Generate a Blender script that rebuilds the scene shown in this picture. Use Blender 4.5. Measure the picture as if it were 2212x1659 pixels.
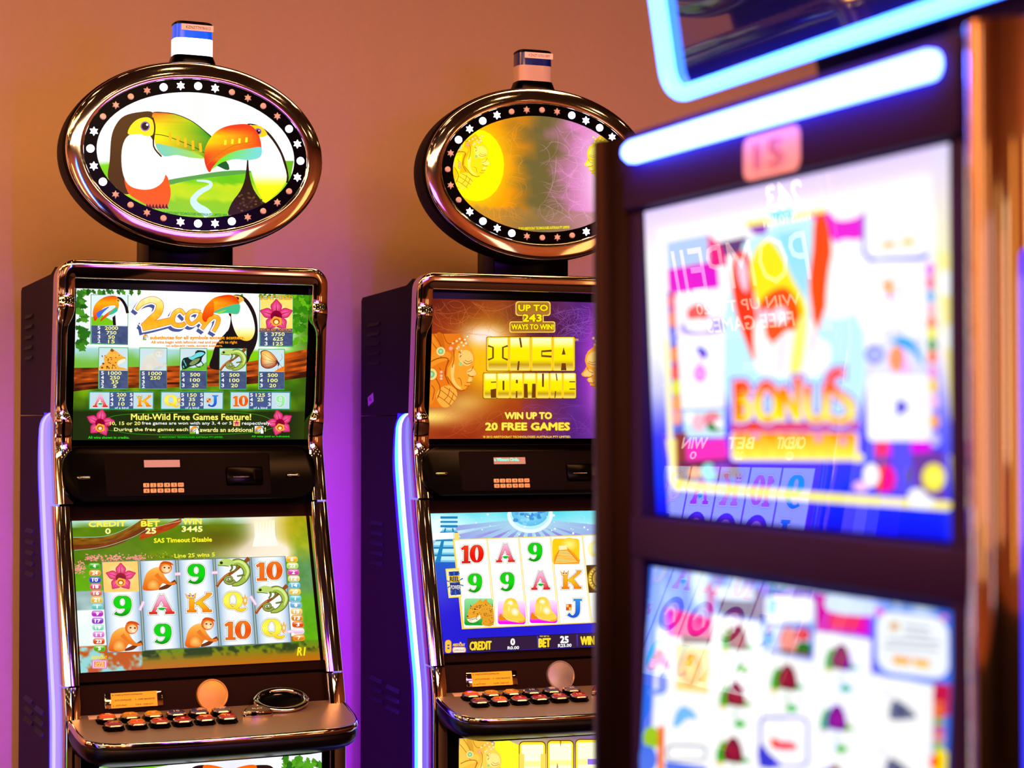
import bpy, bmesh, math, random
import numpy as np
from math import sin, cos, pi, radians, tan, exp
from mathutils import Vector, Matrix
from mathutils.geometry import tessellate_polygon

random.seed(7)
for o in list(bpy.data.objects): bpy.data.objects.remove(o, do_unlink=True)
SC = bpy.context.scene
COL = SC.collection

# ------------------------------------------------------------------ camera, world, lights, exposure
FPX, HORIZON, EYE = 4000.0, 915.0, 1.45          # focal length and horizon row for a 2212 x 1659 frame
cam_d = bpy.data.cameras.new('camera')
cam_d.sensor_width = 36.0
cam_d.lens = FPX / 2212 * 36.0
cam_d.clip_start = 0.05
cam_d.dof.use_dof = True
cam_d.dof.focus_distance = 3.72
cam_d.dof.aperture_fstop = 4.8
cam = bpy.data.objects.new('camera', cam_d); COL.objects.link(cam)
cam.location = (0, 0, EYE)
cam.rotation_euler = (pi/2 + math.atan((HORIZON-829.5)/FPX), 0, 0)
SC.camera = cam

W = bpy.data.worlds.new('world'); SC.world = W; W.use_nodes = True
W.node_tree.nodes['Background'].inputs[0].default_value = (0.25, 0.12, 0.06, 1)
W.node_tree.nodes['Background'].inputs[1].default_value = 0.15

SC.view_settings.view_transform = 'Standard'
SC.view_settings.look = 'None'
SC.view_settings.exposure = 0.0
SC.view_settings.gamma = 1.0
SC.view_settings.use_curve_mapping = False
try:
    SC.cycles.caustics_reflective = False
    SC.cycles.caustics_refractive = False
except Exception: pass

CEIL = 3.3
def area(name, loc, size, sizey, col, power, rot=(0,0,0)):
    l = bpy.data.lights.new(name, 'AREA'); l.shape = 'RECTANGLE'; l.size = size; l.size_y = sizey
    l.color = col; l.energy = power
    o = bpy.data.objects.new(name, l); COL.objects.link(o); o.location = loc; o.rotation_euler = rot
    return o
# warm ceiling washes of the hall (large, soft)
area('ceiling_wash', (-2.0, 1.2, CEIL-0.06), 1.8, 0.5, (1.0, 0.44, 0.085), 74)
area('ceiling_wash', (0.9, 2.4, CEIL-0.06), 1.8, 0.4, (1.0, 0.40, 0.14), 62)
area('ceiling_wash', (-0.2, -0.8, CEIL-0.06), 2.6, 0.8, (1.0, 0.44, 0.13), 108)
area('ceiling_wash', (-3.3, 2.2, CEIL-0.06), 0.7, 0.7, (1.0, 0.38, 0.14), 100)
area('ceiling_wash', (2.9, -2.6, CEIL-0.06), 2.0, 2.0, (1.0, 0.55, 0.28), 170)  # added wash, brightens the unseen walls mirrored in the chrome
area('added_purple_fill', (0.62, 1.95, 1.95), 0.5, 0.2, (0.30, 0.04, 1.0), 8, (radians(97), 0, radians(8)))  # added lamp behind the front machine, tints the back wall purple

# ------------------------------------------------------------------ colours and materials
def lin(c):
    c = c/255.0
    return c/12.92 if c <= 0.04045 else ((c+0.055)/1.055)**2.4
def L3(c, k=1.0): return (lin(c[0])*k, lin(c[1])*k, lin(c[2])*k)
MATS = {}
def mat(name, rgb=(128,128,128), rough=0.5, metal=0.0, emit=None, es=0.0, coat=0.0, bump=0.0, bscale=300.0, var=0.0, vscale=8.0, spec=0.5, sample=True, aniso=0.0):
    if name in MATS: return MATS[name]
    m = bpy.data.materials.new(name); m.use_nodes = True
    nt = m.node_tree; b = nt.nodes['Principled BSDF']
    b.inputs['Base Color'].default_value = (*L3(rgb), 1)
    b.inputs['Roughness'].default_value = rough
    b.inputs['Metallic'].default_value = metal
    b.inputs['Coat Weight'].default_value = coat
    b.inputs['Coat Roughness'].default_value = 0.04
    b.inputs['Specular IOR Level'].default_value = spec
    if emit is not None:
        b.inputs['Emission Color'].default_value = (*emit, 1)
        b.inputs['Emission Strength'].default_value = es
        if not sample: m.cycles.emission_sampling = 'NONE'
    tc = None
    if bump or var:
        tc = nt.nodes.new('ShaderNodeTexCoord')
    if bump:
        n = nt.nodes.new('ShaderNodeTexNoise'); n.inputs['Scale'].default_value = bscale; n.inputs['Detail'].default_value = 4
        bp = nt.nodes.new('ShaderNodeBump'); bp.inputs['Strength'].default_value = bump; bp.inputs['Distance'].default_value = 0.002
        nt.links.new(tc.outputs['Object'], n.inputs['Vector']); nt.links.new(n.outputs['Fac'], bp.inputs['Height'])
        nt.links.new(bp.outputs['Normal'], b.inputs['Normal'])
    if var:
        n = nt.nodes.new('ShaderNodeTexNoise'); n.inputs['Scale'].default_value = vscale; n.inputs['Detail'].default_value = 5
        mx = nt.nodes.new('ShaderNodeMix'); mx.data_type = 'RGBA'
        mx.inputs[6].default_value = (*L3(rgb, 1-var), 1); mx.inputs[7].default_value = (*L3(rgb, 1+var), 1)
        nt.links.new(tc.outputs['Object'], n.inputs['Vector']); nt.links.new(n.outputs['Fac'], mx.inputs[0])
        nt.links.new(mx.outputs[2], b.inputs['Base Color'])
    MATS[name] = m
    return m
def screen_mat(name, k, gloss=0.05, spec=0.5):
    m = bpy.data.materials.new(name); m.use_nodes = True
    nt = m.node_tree; b = nt.nodes['Principled BSDF']
    a = nt.nodes.new('ShaderNodeAttribute'); a.attribute_name = 'Col'
    nt.links.new(a.outputs['Color'], b.inputs['Emission Color'])
    b.inputs['Emission Strength'].default_value = k
    b.inputs['Base Color'].default_value = (0.004, 0.004, 0.005, 1)
    b.inputs['Roughness'].default_value = gloss
    b.inputs['Specular IOR Level'].default_value = spec
    m.cycles.emission_sampling = 'NONE'
    return m
def print_mat(name, rough=0.5):
    m = bpy.data.materials.new(name); m.use_nodes = True
    nt = m.node_tree; b = nt.nodes['Principled BSDF']
    a = nt.nodes.new('ShaderNodeAttribute'); a.attribute_name = 'Col'
    nt.links.new(a.outputs['Color'], b.inputs['Base Color'])
    b.inputs['Roughness'].default_value = rough
    return m

M_WALL = mat('wall_plaster', (206,174,134), 0.75, bump=0.25, bscale=420, var=0.05, vscale=60)
M_CEIL = mat('ceiling_paint', (70,44,32), 0.9, bump=0.1, bscale=80)
M_HALL = mat('hall_wall_paint', (168,96,56), 0.7, bump=0.15, bscale=120, var=0.75, vscale=1.6)
M_CARP = mat('carpet', (52,18,18), 0.95, bump=0.6, bscale=500, var=0.5, vscale=14)
M_CHROME = mat('chrome', (214,206,198), 0.05, 1.0)
M_CHROME2 = mat('chrome_trim_satin', (200,190,180), 0.14, 1.0)
M_CAB = mat('cabinet_paint', (15,10,10), 0.55, bump=0.2, bscale=900, spec=0.06)
M_GAP = mat('shadow_gap', (3,3,3), 0.9)
M_BLACK = mat('black_gloss', (3,2,2), 0.2, spec=0.05)
M_SERV = mat('service_panel_plastic', (14,6,5), 0.55, bump=0.1, bscale=900, spec=0.05)
M_FASC = mat('bronze_fascia', (38,19,13), 0.55, bump=0.15, bscale=900, spec=0.05)
M_DECK = mat('brushed_deck_metal', (186,164,134), 0.38, 0.65, bump=0.12, bscale=700)
M_UNDER = mat('deck_underside_black', (10,9,14), 0.3, spec=0.25)
M_LENSOFF = mat('bulb_off', (250,225,210), 0.35, coat=0.4)
M_LENSON = mat('bulb_on', (255,255,255), 0.3, emit=(1.0,1.02,1.35), es=3.0, sample=False)
M_WHITELIT = mat('beacon_lens_lit', (255,255,255), 0.3, emit=(1.0,0.97,1.15), es=2.6)
M_WHITEOFF = mat('beacon_lens_white', (225,196,176), 0.3, coat=0.3)
M_BLUELIT = mat('beacon_lens_blue_lit', (10,60,220), 0.15, emit=(0.0,0.11,0.9), es=0.85)
M_BLUEOFF = mat('beacon_lens_blue', (14,30,130), 0.15, coat=0.5)
M_GLASSDK = mat('dark_glass', (5,4,4), 0.08, spec=0.3)

# ------------------------------------------------------------------ mesh helpers
def link(name, me, parent=None, mats=None):
    o = bpy.data.objects.new(name, me); COL.objects.link(o)
    if parent: o.parent = parent
    if mats and me is not None and len(me.materials) == 0:
        for m in (mats if isinstance(mats, (list, tuple)) else [mats]): me.materials.append(m)
    return o
def from_bm(bm, name, smooth=True, angle=35):
    bmesh.ops.recalc_face_normals(bm, faces=bm.faces[:])
    me = bpy.data.meshes.new(name); bm.to_mesh(me); bm.free()
    if smooth:
        for p in me.polygons: p.use_smooth = True
        try: me.set_sharp_from_angle(angle=radians(angle))
        except Exception: pass
    return me
def bm_box(bm, x0, x1, y0, y1, z0, z1, bev=0.0, seg=2):
    r = bmesh.ops.create_cube(bm, size=1.0)
    vs = r['verts']
    for v in vs:
        v.co = Vector((x0 + (v.co.x+0.5)*(x1-x0), y0 + (v.co.y+0.5)*(y1-y0), z0 + (v.co.z+0.5)*(z1-z0)))
    if bev:
        es = list({e for v in vs for e in v.link_edges})
        bmesh.ops.bevel(bm, geom=es, offset=bev, segments=seg, affect='EDGES', profile=0.5)
def box_me(name, x0, x1, y0, y1, z0, z1, bev=0.0, seg=2):
    bm = bmesh.new(); bm_box(bm, x0, x1, y0, y1, z0, z1, bev, seg); return from_bm(bm, name)
def loft(bm, rings, closed=True, cap0=False, cap1=False):
    R = [[bm.verts.new(p) for p in r] for r in rings]
    n = len(R[0])
    for a, b in zip(R[:-1], R[1:]):
        for i in range(n if closed else n-1):
            j = (i+1) % n
            try: bm.faces.new((a[i], a[j], b[j], b[i]))
            except ValueError: pass
    if cap0: bm.faces.new(R[0])
    if cap1: bm.faces.new(R[-1])
    return R
def loft_me(name, rings, closed=True, cap0=True, cap1=True, angle=35):
    bm = bmesh.new(); loft(bm, rings, closed, cap0, cap1); return from_bm(bm, name, angle=angle)
def rr_outline(x0, x1, y0, y1, r, n=6, radii=None):
    """rounded rectangle points, counter-clockwise; radii = (bl, br, tr, tl)"""
    rd = radii or (r, r, r, r); P = []
    for (cx, cy, a0, q) in ((x0, y0, pi, rd[0]), (x1, y0, 1.5*pi, rd[1]), (x1, y1, 0, rd[2]), (x0, y1, .5*pi, rd[3])):
        sx = 1 if cx == x0 else -1; sy = 1 if cy == y0 else -1
        if q <= 1e-6: P.append((cx, cy)); continue
        for k in range(n+1):
            a = a0 + k/n*pi/2
            P.append((cx + sx*q + q*cos(a), cy + sy*q + q*sin(a)))
    return P
def ell_pts(cx, cy, a, b, n=64, ph=0.0): return [(cx+a*cos(2*pi*k/n+ph), cy+b*sin(2*pi*k/n+ph)) for k in range(n)]
def thing(name, label, cat, loc=(0,0,0), rz=0.0, group=None):
    o = bpy.data.objects.new(name, None); COL.objects.link(o); o.empty_display_size = 0.1
    o.location = loc; o.rotation_euler = (0, 0, rz); o['label'] = label; o['category'] = cat
    if group: o['group'] = group
    return o
CACHE = {}
def cached(key, fn):
    if key not in CACHE: CACHE[key] = fn()
    return CACHE[key]

# ------------------------------------------------------------------ flat picture builder (what a screen or printed glass shows)
def homog(src, dst):
    A = []; B = []
    for (x, y), (u, v) in zip(src, dst):
        A.append([x, y, 1, 0, 0, 0, -u*x, -u*y]); B.append(u)
        A.append([0, 0, 0, x, y, 1, -v*x, -v*y]); B.append(v)
    h = np.linalg.solve(np.array(A, float), np.array(B, float))
    return np.append(h, 1).reshape(3, 3)
FONT = {}
def glyphs(s, off):
    k = (s, round(off, 4))
    if k not in FONT:
        cu = bpy.data.curves.new('txt', 'FONT'); cu.body = s; cu.size = 1.0; cu.resolution_u = 2
        cu.fill_mode = 'FRONT'; cu.offset = off
        ob = bpy.data.objects.new('txt', cu); COL.objects.link(ob)
        dg = bpy.context.evaluated_depsgraph_get()
        me = bpy.data.meshes.new_from_object(ob.evaluated_get(dg))
        V = [(v.co.x, v.co.y) for v in me.vertices]; F = [tuple(p.vertices) for p in me.polygons]
        bpy.data.objects.remove(ob); bpy.data.meshes.remove(me); bpy.data.curves.remove(cu)
        FONT[k] = (V, F)
    return FONT[k]
def catmull(P, n=6, closed=True):
    m = len(P); out = []
    for i in range(m if closed else m-1):
        if closed: p0, p1, p2, p3 = P[i-1], P[i], P[(i+1) % m], P[(i+2) % m]
        else: p0, p1, p2, p3 = P[max(i-1, 0)], P[i], P[i+1], P[min(i+2, m-1)]
        for k in range(n):
            t = k/n
            out.append(tuple(0.5*((2*p1[d]) + (-p0[d]+p2[d])*t + (2*p0[d]-5*p1[d]+4*p2[d]-p3[d])*t*t + (-p0[d]+3*p1[d]-3*p2[d]+p3[d])*t**3) for d in range(len(p1))))
    if not closed: out.append(tuple(P[-1]))
    return out
def mixc(a, b, t):
    t = 0 if t < 0 else 1 if t > 1 else t
    return tuple(a[i]+(b[i]-a[i])*t for i in range(3))
def ramp(stops, t):
    if t <= stops[0][0]: return stops[0][1]
    for (a, ca), (b, cb) in zip(stops[:-1], stops[1:]):
        if t <= b: return mixc(ca, cb, (t-a)/(b-a) if b > a else 1)
    return stops[-1][1]
_rn = np.random.RandomState(3).rand(64, 64)
def vn(x, y):
    xi, yi = math.floor(x), math.floor(y); fx, fy = x-xi, y-yi
    fx = fx*fx*(3-2*fx); fy = fy*fy*(3-2*fy)
    g = lambda i, j: _rn[i & 63, j & 63]
    return (g(xi, yi)*(1-fx)+g(xi+1, yi)*fx)*(1-fy) + (g(xi, yi+1)*(1-fx)+g(xi+1, yi+1)*fx)*fy
def fbm(x, y): return (vn(x, y)*.5 + vn(x*2.1+9, y*2.1+5)*.3 + vn(x*4.3+3, y*4.3+7)*.2)
class Art:
    DZ = 8e-6
    def __init__(s, quad, x0, x1, z1, z0):
        """quad: the reading frame's corners (tl, tr, br, bl); they land on the flat rectangle x0..x1, z1(top)..z0"""
        s.H = homog(quad, [(x0, z1), (x1, z1), (x1, z0), (x0, z0)])
        s.Hi = np.linalg.inv(s.H)
        s.box = (x0, x1, z0, z1); s.V = []; s.F = []; s.C = []; s.z = 0.0; s.bgf = None
    def m(s, x, y):
        h = s.H; w = h[2,0]*x+h[2,1]*y+h[2,2]
        return ((h[0,0]*x+h[0,1]*y+h[0,2])/w, (h[1,0]*x+h[1,1]*y+h[1,2])/w)
    def _add(s, pts, faces, cols, raw=False):
        b = len(s.V)
        for p in pts:
            q = p if raw else s.m(*p[:2])
            x = min(max(q[0], s.box[0]), s.box[1]); z = min(max(q[1], s.box[2]), s.box[3])
            s.V.append((x, -s.z, z))
        s.F += [tuple(b+i for i in f) for f in faces]; s.C += cols; s.z += s.DZ
    def _c(s, col, p):
        return col(*p[:2]) if callable(col) else col
    def bg(s, col, nx=60, ny=40):
        """a smooth field over the whole rectangle; col is called with fractions 0..1 (right, down)"""
        s.bgf = col; x0, x1, z0, z1 = s.box; P = []; C = []
        for j in range(ny+1):
            for i in range(nx+1):
                P.append((x0+(x1-x0)*i/nx, z1+(z0-z1)*j/ny)); C.append(col(i/nx, j/ny))
        F = [(j*(nx+1)+i, j*(nx+1)+i+1, (j+1)*(nx+1)+i+1, (j+1)*(nx+1)+i) for j in range(ny) for i in range(nx)]
        s._add(P, F, C, raw=True)
    def poly(s, P, col, smooth=0):
        if smooth: P = catmull(P, smooth)
        if len(P) < 3: return
        T = tessellate_polygon([[Vector((p[0], p[1], 0)) for p in P]])
        s._add(P, [tuple(t) for t in T], [s._c(col, p) for p in P])
    def fan(s, P, col, cc, c=None):
        """polygon with its own centre colour"""
        cx = c or (sum(p[0] for p in P)/len(P), sum(p[1] for p in P)/len(P))
        n = len(P)
        s._add(P+[cx], [(i, (i+1) % n, n) for i in range(n)], [s._c(col, p) for p in P]+[cc])
    def ell(s, cx, cy, rx, ry, col, cc=None, n=24, rot=0.0):
        P = [(cx+rx*cos(a)*cos(rot)-ry*sin(a)*sin(rot), cy+rx*cos(a)*sin(rot)+ry*sin(a)*cos(rot)) for a in [2*pi*k/n for k in range(n)]]
        s.fan(P, col, cc if cc is not None else s._c(col, (cx, cy)), (cx, cy))
    def rect(s, x0, y0, x1, y1, col, r=0.0, skew=None):
        if r: P = rr_outline(x0, x1, y0, y1, r, 4)
        else: P = [(x0, y0), (x1, y0), (x1, y1), (x0, y1)]
        if skew: P = [skew(*p) for p in P]
        s.poly(P, col)
    def quad(s, P, col): s._add(P, [(0, 1, 2, 3)], [s._c(col, p) for p in P])
    def line(s, P, w, col, smooth=0, closed=False, grow=0.0):
        """w: number or list per point"""
        if not isinstance(w, (list, tuple)): w = [w]*len(P)
        Q = [(p[0], p[1], ww) for p, ww in zip(P, w)]
        if smooth: Q = catmull(Q, smooth, closed)
        n = len(Q); A = []; C = []
        for i, q in enumerate(Q):
            a = Q[i-1] if (i > 0 or closed) else Q[i]; b = Q[(i+1) % n] if (i < n-1 or closed) else Q[i]
            dx, dy = b[0]-a[0], b[1]-a[1]; l = math.hypot(dx, dy) or 1
            dx /= l; dy /= l; h = q[2]/2+grow; ex = 0
            if not closed and grow: ex = -grow if i == 0 else (grow if i == n-1 else 0)
            A += [(q[0]-dy*h+dx*ex, q[1]+dx*h+dy*ex), (q[0]+dy*h+dx*ex, q[1]-dx*h+dy*ex)]
            C += [s._c(col, A[-2]), s._c(col, A[-1])]
        F = [(2*i, 2*i+1, 2*((i+1) % n)+1, 2*((i+1) % n)) for i in range(n if closed else n-1)]
        s._add(A, F, C)
    def text(s, body, x0, y0, x1, y1, col, bold=0.0, edge=None, slope=0.0, lean=0.0):
        """text whose capitals fill the box; slope = rise of y per x; edge = (extra offset, colour)"""
        V0, _ = glyphs(body, 0.0)
        if not V0: return
        ax, bx = min(v[0] for v in V0), max(v[0] for v in V0); ay, by = min(v[1] for v in V0), max(v[1] for v in V0)
        if body in ('1', 'I', '!', 'l'): m_ = (x0+x1)/2; q_ = min((x1-x0)/2, abs(y1-y0)*.13); x0, x1 = m_-q_, m_+q_
        sx = (x1-x0)/(bx-ax); sy = (y1-y0)/(by-ay)
        hh = (y1-y0)/(by-ay)
        def put(off, sh, c, n):
            V, F = glyphs(body, off)
            for k in range(n):
                dx, dy = (sh*hh*cos(2*pi*k/n+.4), sh*hh*sin(2*pi*k/n+.4)) if n > 1 else (0, 0)
                P = []
                for v in V:
                    x = x0+(v[0]-ax)*sx; y = y1-(v[1]-ay)*sy
                    P.append((x+lean*(y1-y)+dx, y+slope*(x-x0)+dy))
                s._add(P, F, [s._c(c, p) for p in P])
        b0 = 0.0; b1 = bold*.8
        if edge: put(b0, b1+edge[0]+.012, edge[1], 8)
        put(b0, b1, col, 5 if b1 > .004 else 1)
    def mesh(s, name):
        me = bpy.data.meshes.new(name)
        me.from_pydata(s.V, [], s.F); me.update()
        at = me.color_attributes.new('Col', 'FLOAT_COLOR', 'POINT')
        flat = []
        for c in s.C: flat += [lin(max(c[0], 0)), lin(max(c[1], 0)), lin(max(c[2], 0)), 1.0]
        at.data.foreach_set('color', flat)
        return me

# symbols drawn with strokes inside a 0..100 box ---------------------------------------------------
def box_map(x0, y0, x1, y1, sl=0.0): return lambda x, y: (x0+(x1-x0)*x/100, y0+(y1-y0)*y/100 + sl*(x1-x0)*x/100)
def strokes(name):
    if name == '9':
        ring = [(50+23*cos(a), 34+24*sin(a)) for a in [2*pi*k/16 for k in range(16)]]; rw = [9+17*abs(cos(2*pi*k/16))**1.2 for k in range(16)]
        return [(ring, rw, True), ([(73, 34), (74, 55), (66, 80), (48, 93), (30, 90), (22, 84)], [26, 24, 20, 11, 9, 15], False)]
    if name == '10':
        ring = [(70+19*cos(a), 50+38*sin(a)) for a in [2*pi*k/20 for k in range(20)]]; rw = [8+15*abs(cos(2*pi*k/20)) for k in range(20)]
        return [([(24, 10), (24, 90)], 19, False), ([(5, 27), (20, 14)], 10, False), ([(6, 91), (42, 91)], 9, False), (ring, rw, True)]
    if name == 'A':
        return [([(20, 90), (50, 8)], [12, 16], False), ([(50, 8), (80, 90)], [18, 21], False), ([(6, 92), (34, 92)], 9, False), ([(64, 92), (96, 92)], 9, False), ([(32, 64), (68, 64)], 9, False)]
    if name == 'K':
        return [([(26, 32), (26, 90)], 20, False), ([(88, 14), (40, 58)], 13, False), ([(50, 46), (80, 90)], 20, False), ([(10, 92), (42, 92)], 9, False), ([(64, 92), (96, 92)], 9, False), ([(76, 10), (96, 10)], 8, False)]
    if name == 'Q':
        ring = [(44+26*cos(a), 46+37*sin(a)) for a in [2*pi*k/20 for k in range(20)]]; rw = [8+17*abs(cos(2*pi*k/20)) for k in range(20)]
        return [(ring, rw, True), ([(36, 68), (48, 72), (62, 90), (80, 94), (94, 84)], [6, 9, 13, 12, 5], False)]
    if name == 'J':
        return [([(66, 12), (66, 66), (56, 86), (38, 92), (20, 80)], [21, 21, 17, 10, 15], False), ([(46, 10), (86, 10)], 9, False)]
COLS = {'9': lambda y: ramp([(0, (20,200,20)), (60, (0,215,10)), (100, (0,140,10))], y),
        '10': lambda y: ramp([(0, (245,130,30)), (50, (235,80,5)), (100, (240,110,30))], y),
        '10r': lambda y: ramp([(0, (245,70,30)), (60, (238,8,0)), (100, (215,30,20))], y),
        'A': lambda y: ramp([(0, (255,200,235)), (45, (235,110,170)), (70, (225,60,60)), (100, (235,30,20))], y),
        'K': lambda y: ramp([(0, (255,150,40)), (50, (252,205,30)), (100, (245,110,0))], y),
        'Q': lambda y: ramp([(0, (250,235,60)), (50, (255,250,90)), (100, (252,205,30))], y),
        'J': lambda y: ramp([(0, (40,150,240)), (100, (20,80,210))], y)}
def symbol(A, key, x0, y0, x1, y1, sl=0.0, colkey=None, pale=0.0):
    B = box_map(x0, y0, x1, y1, sl); inv = lambda y: (y-y0)/(y1-y0)*100
    k = (x1-x0)/100; ky = (y1-y0)/100; kk = (k+ky)/2
    cf = COLS[colkey or key]
    passes = [(5.6*kk, (60,55,60)), (4.6*kk, (255,252,240)), (1.1*kk, (50,70,40)), (0, None)]
    if pale: passes = [(3*kk, mixc((60,55,60), (255,255,255), pale)), (2.6*kk, (255,255,255)), (0, None)]
    S = strokes(key)
    for g, c in passes:
        for P, w, cl in S:
            Q = [B(*p) for p in P]; ww = [q*kk for q in w] if isinstance(w, list) else w*kk
            n = 3 if len(P) > 4 else 0
            cc = (lambda X, Y: mixc(cf(inv(Y)), (255,255,255), pale)) if c is None else c
            A.line(Q, ww, cc, smooth=n, closed=cl, grow=g)
    if key == 'A':
        A.poly([B(*p) for p in ((32, 66), (46, 54), (52, 60), (70, 66), (56, 78), (44, 76))], (240,255,240)); A.poly([B(*p) for p in ((36, 68), (50, 66), (68, 67), (56, 80), (44, 78))], (20,185,50))
    if key == 'K':
        A.poly([B(*p) for p in ((2, 4), (14, 16), (20, 2), (28, 16), (42, 2), (38, 30), (10, 30))], (230,150,20)); A.poly([B(*p) for p in ((6, 10), (14, 20), (20, 8), (28, 20), (38, 8), (35, 26), (12, 26))], (255,220,90))
        A.ell(*B(18, 18), 4*k, 3*ky, (110,60,190)); A.ell(*B(30, 18), 4*k, 3*ky, (110,60,190))
    if key == 'Q':
        A.poly([B(*p) for p in ((80, 18), (86, 34), (90, 12), (96, 34), (102, 20), (98, 62), (88, 76), (82, 60))], (240,180,90)); A.ell(*B(91, 46), 4*k, 9*ky, (255,240,190))
    if key == 'J':
        A.rect(*B(8, 30), *B(36, 62), (200,120,30), r=3*kk); A.rect(*B(10, 32), *B(21, 45), (255,205,90)); A.rect(*B(23, 47), *B(34, 60), (255,205,90)); A.rect(*B(23, 32), *B(34, 45), (230,80,40)); A.rect(*B(10, 47), *B(21, 60), (230,80,40))
def flower(A, cx, cy, r, ky=1.0, rot=0.0):
    for a, l, w in ((-90, 1, .34), (-18, 1.02, .30), (198, 1.02, .30), (55, .95, .34), (125, .95, .34)):
        a = radians(a)+rot
        P = [(0, 0), (l*.3, w*.75), (l*.6, w), (l*.85, w*.45), (l, 0), (l*.85, -w*.45), (l*.6, -w), (l*.3, -w*.75)]
        Q = [(cx+r*(p[0]*cos(a)-p[1]*sin(a)), cy+ky*r*(p[0]*sin(a)+p[1]*cos(a))) for p in P]
        A.fan(catmull(Q, 4), (205,20,90), (255,110,170), (cx+r*.55*l*cos(a), cy+ky*r*.55*l*sin(a)))
        A.line([(cx, cy), (cx+r*l*.8*cos(a), cy+ky*r*l*.8*sin(a))], [r*.1, r*.02], (190,10,80))
    A.ell(cx, cy+ky*r*.02, r*.34, r*.34*ky, (150,0,50), (110,0,40))
    Q = [(cx+r*(.30+.06*(i % 2))*cos(2*pi*i/10), cy+ky*r*.32+ky*r*(.26+.05*(i % 2))*sin(2*pi*i/10)) for i in range(10)]
    A.poly(Q, (255,170,50), 3); A.ell(cx, cy+ky*r*.34, r*.2, r*.18*ky, (200,50,30)); A.ell(cx, cy+ky*r*.36, r*.13, r*.12*ky, (255,230,120), (255,255,200))
def monkey(A, x0, y0, x1, y1, pale=0.0):
    B = box_map(x0, y0, x1, y1); k = (x1-x0)/100; ky = (y1-y0)/100
    P = lambda c: mixc(c, (225,235,235), pale)
    A.line([B(48, 96), B(70, 88), B(84, 78), B(99, 70)], [6*k, 12*k, 10*k, 14*k], P((110,50,15)), smooth=4)
    A.poly([B(*p) for p in ((3, 99), (4, 70), (12, 42), (28, 26), (46, 20), (56, 28), (66, 52), (82, 72), (97, 72), (94, 82), (72, 80), (60, 76), (52, 88), (44, 99))], (lambda x, y: P(ramp([(0, (255,225,140)), (.4, (252,165,60)), (1, (225,95,10))], ((y-y0)/(y1-y0))))), 4)
    A.fan(catmull([B(*p) for p in ((18, 96), (16, 74), (30, 62), (46, 72), (48, 96))], 4), P((240,130,30)), P((255,205,110)))
    A.ell(*B(68, 22), 19*k, 21*ky, P((225,90,10)), P((250,160,60)))
    A.ell(*B(70, 26), 14*k, 14*ky, P((255,190,120)), P((255,225,180)))
    A.poly([B(*p) for p in ((52, 10), (62, 0), (82, 3), (92, 14), (84, 12), (66, 8))], P((210,80,5)), 3)
    A.ell(*B(65, 22), 3*k, 2.5*ky, P((70,30,10))); A.ell(*B(78, 23), 3*k, 2.5*ky, P((70,30,10))); A.ell(*B(73, 33), 5*k, 3*ky, P((255,240,220)))
    A.line([B(40, 45), B(58, 66), B(82, 78)], [13*k, 9*k, 7*k], P((235,120,30)), smooth=4)
def chameleon(A, x0, y0, x1, y1):
    B = box_map(x0, y0, x1, y1); k = (x1-x0)/100
    A.line([B(0, 98), B(14, 76), B(34, 58), B(60, 40), (B(98, 0))], [9*k, 9*k, 11*k, 7*k, 13*k], (150,75,25), smooth=4)
    A.line([B(1, 92), B(16, 70), B(36, 54)], [3*k, 3*k, 3*k], (225,130,60), smooth=4)
    tail = [B(38+ (18-t*1.6)*cos(t*1.0+.3), 73+(16-t*1.4)*sin(t*1.0+.3)) for t in range(0, 11)]
    A.line([B(46, 16), B(66, 14), B(84, 26), B(92, 48), B(84, 72), B(66, 88), B(48, 90)] , [15*k, 20*k, 21*k, 20*k, 17*k, 12*k, 10*k], (70,90,25), smooth=4, grow=1.5*k)
    A.line([B(46, 16), B(66, 14), B(84, 26), B(92, 48), B(84, 72), B(66, 88), B(48, 90)] , [12*k, 18*k, 19*k, 18*k, 15*k, 10*k, 8*k], (165,190,70), smooth=4)
    A.line([B(50, 14), B(68, 11), B(85, 22), B(95, 46), B(88, 70)] , [4*k, 7*k, 8*k, 7*k, 3*k], (215,235,140), smooth=4)
    A.line(tail, [9*k-t*.6*k for t in range(11)], (85,95,30), smooth=3, grow=1*k); A.line(tail, [7*k-t*.5*k for t in range(11)], (150,160,70), smooth=3)
    A.poly([B(*p) for p in ((2, 20), (10, 8), (22, 2), (36, 2), (50, 8), (52, 22), (36, 26), (18, 26), (6, 28))], (190,215,110), 4)
    A.line([B(3, 24), B(20, 26), B(38, 28)], 2*k, (60,80,20), smooth=3)
    A.ell(*B(14, 16), 5*k, 4.5*k, (60,70,30), (15,15,10))
    for a, b in (((60, 22), (52, 46)), ((84, 56), (62, 62)), ((44, 22), (40, 46))): A.line([B(*a), B((a[0]+b[0])/2+5, (a[1]+b[1])/2), B(*b)], [8*k, 6*k, 5*k], (105,120,40), smooth=3)
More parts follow.
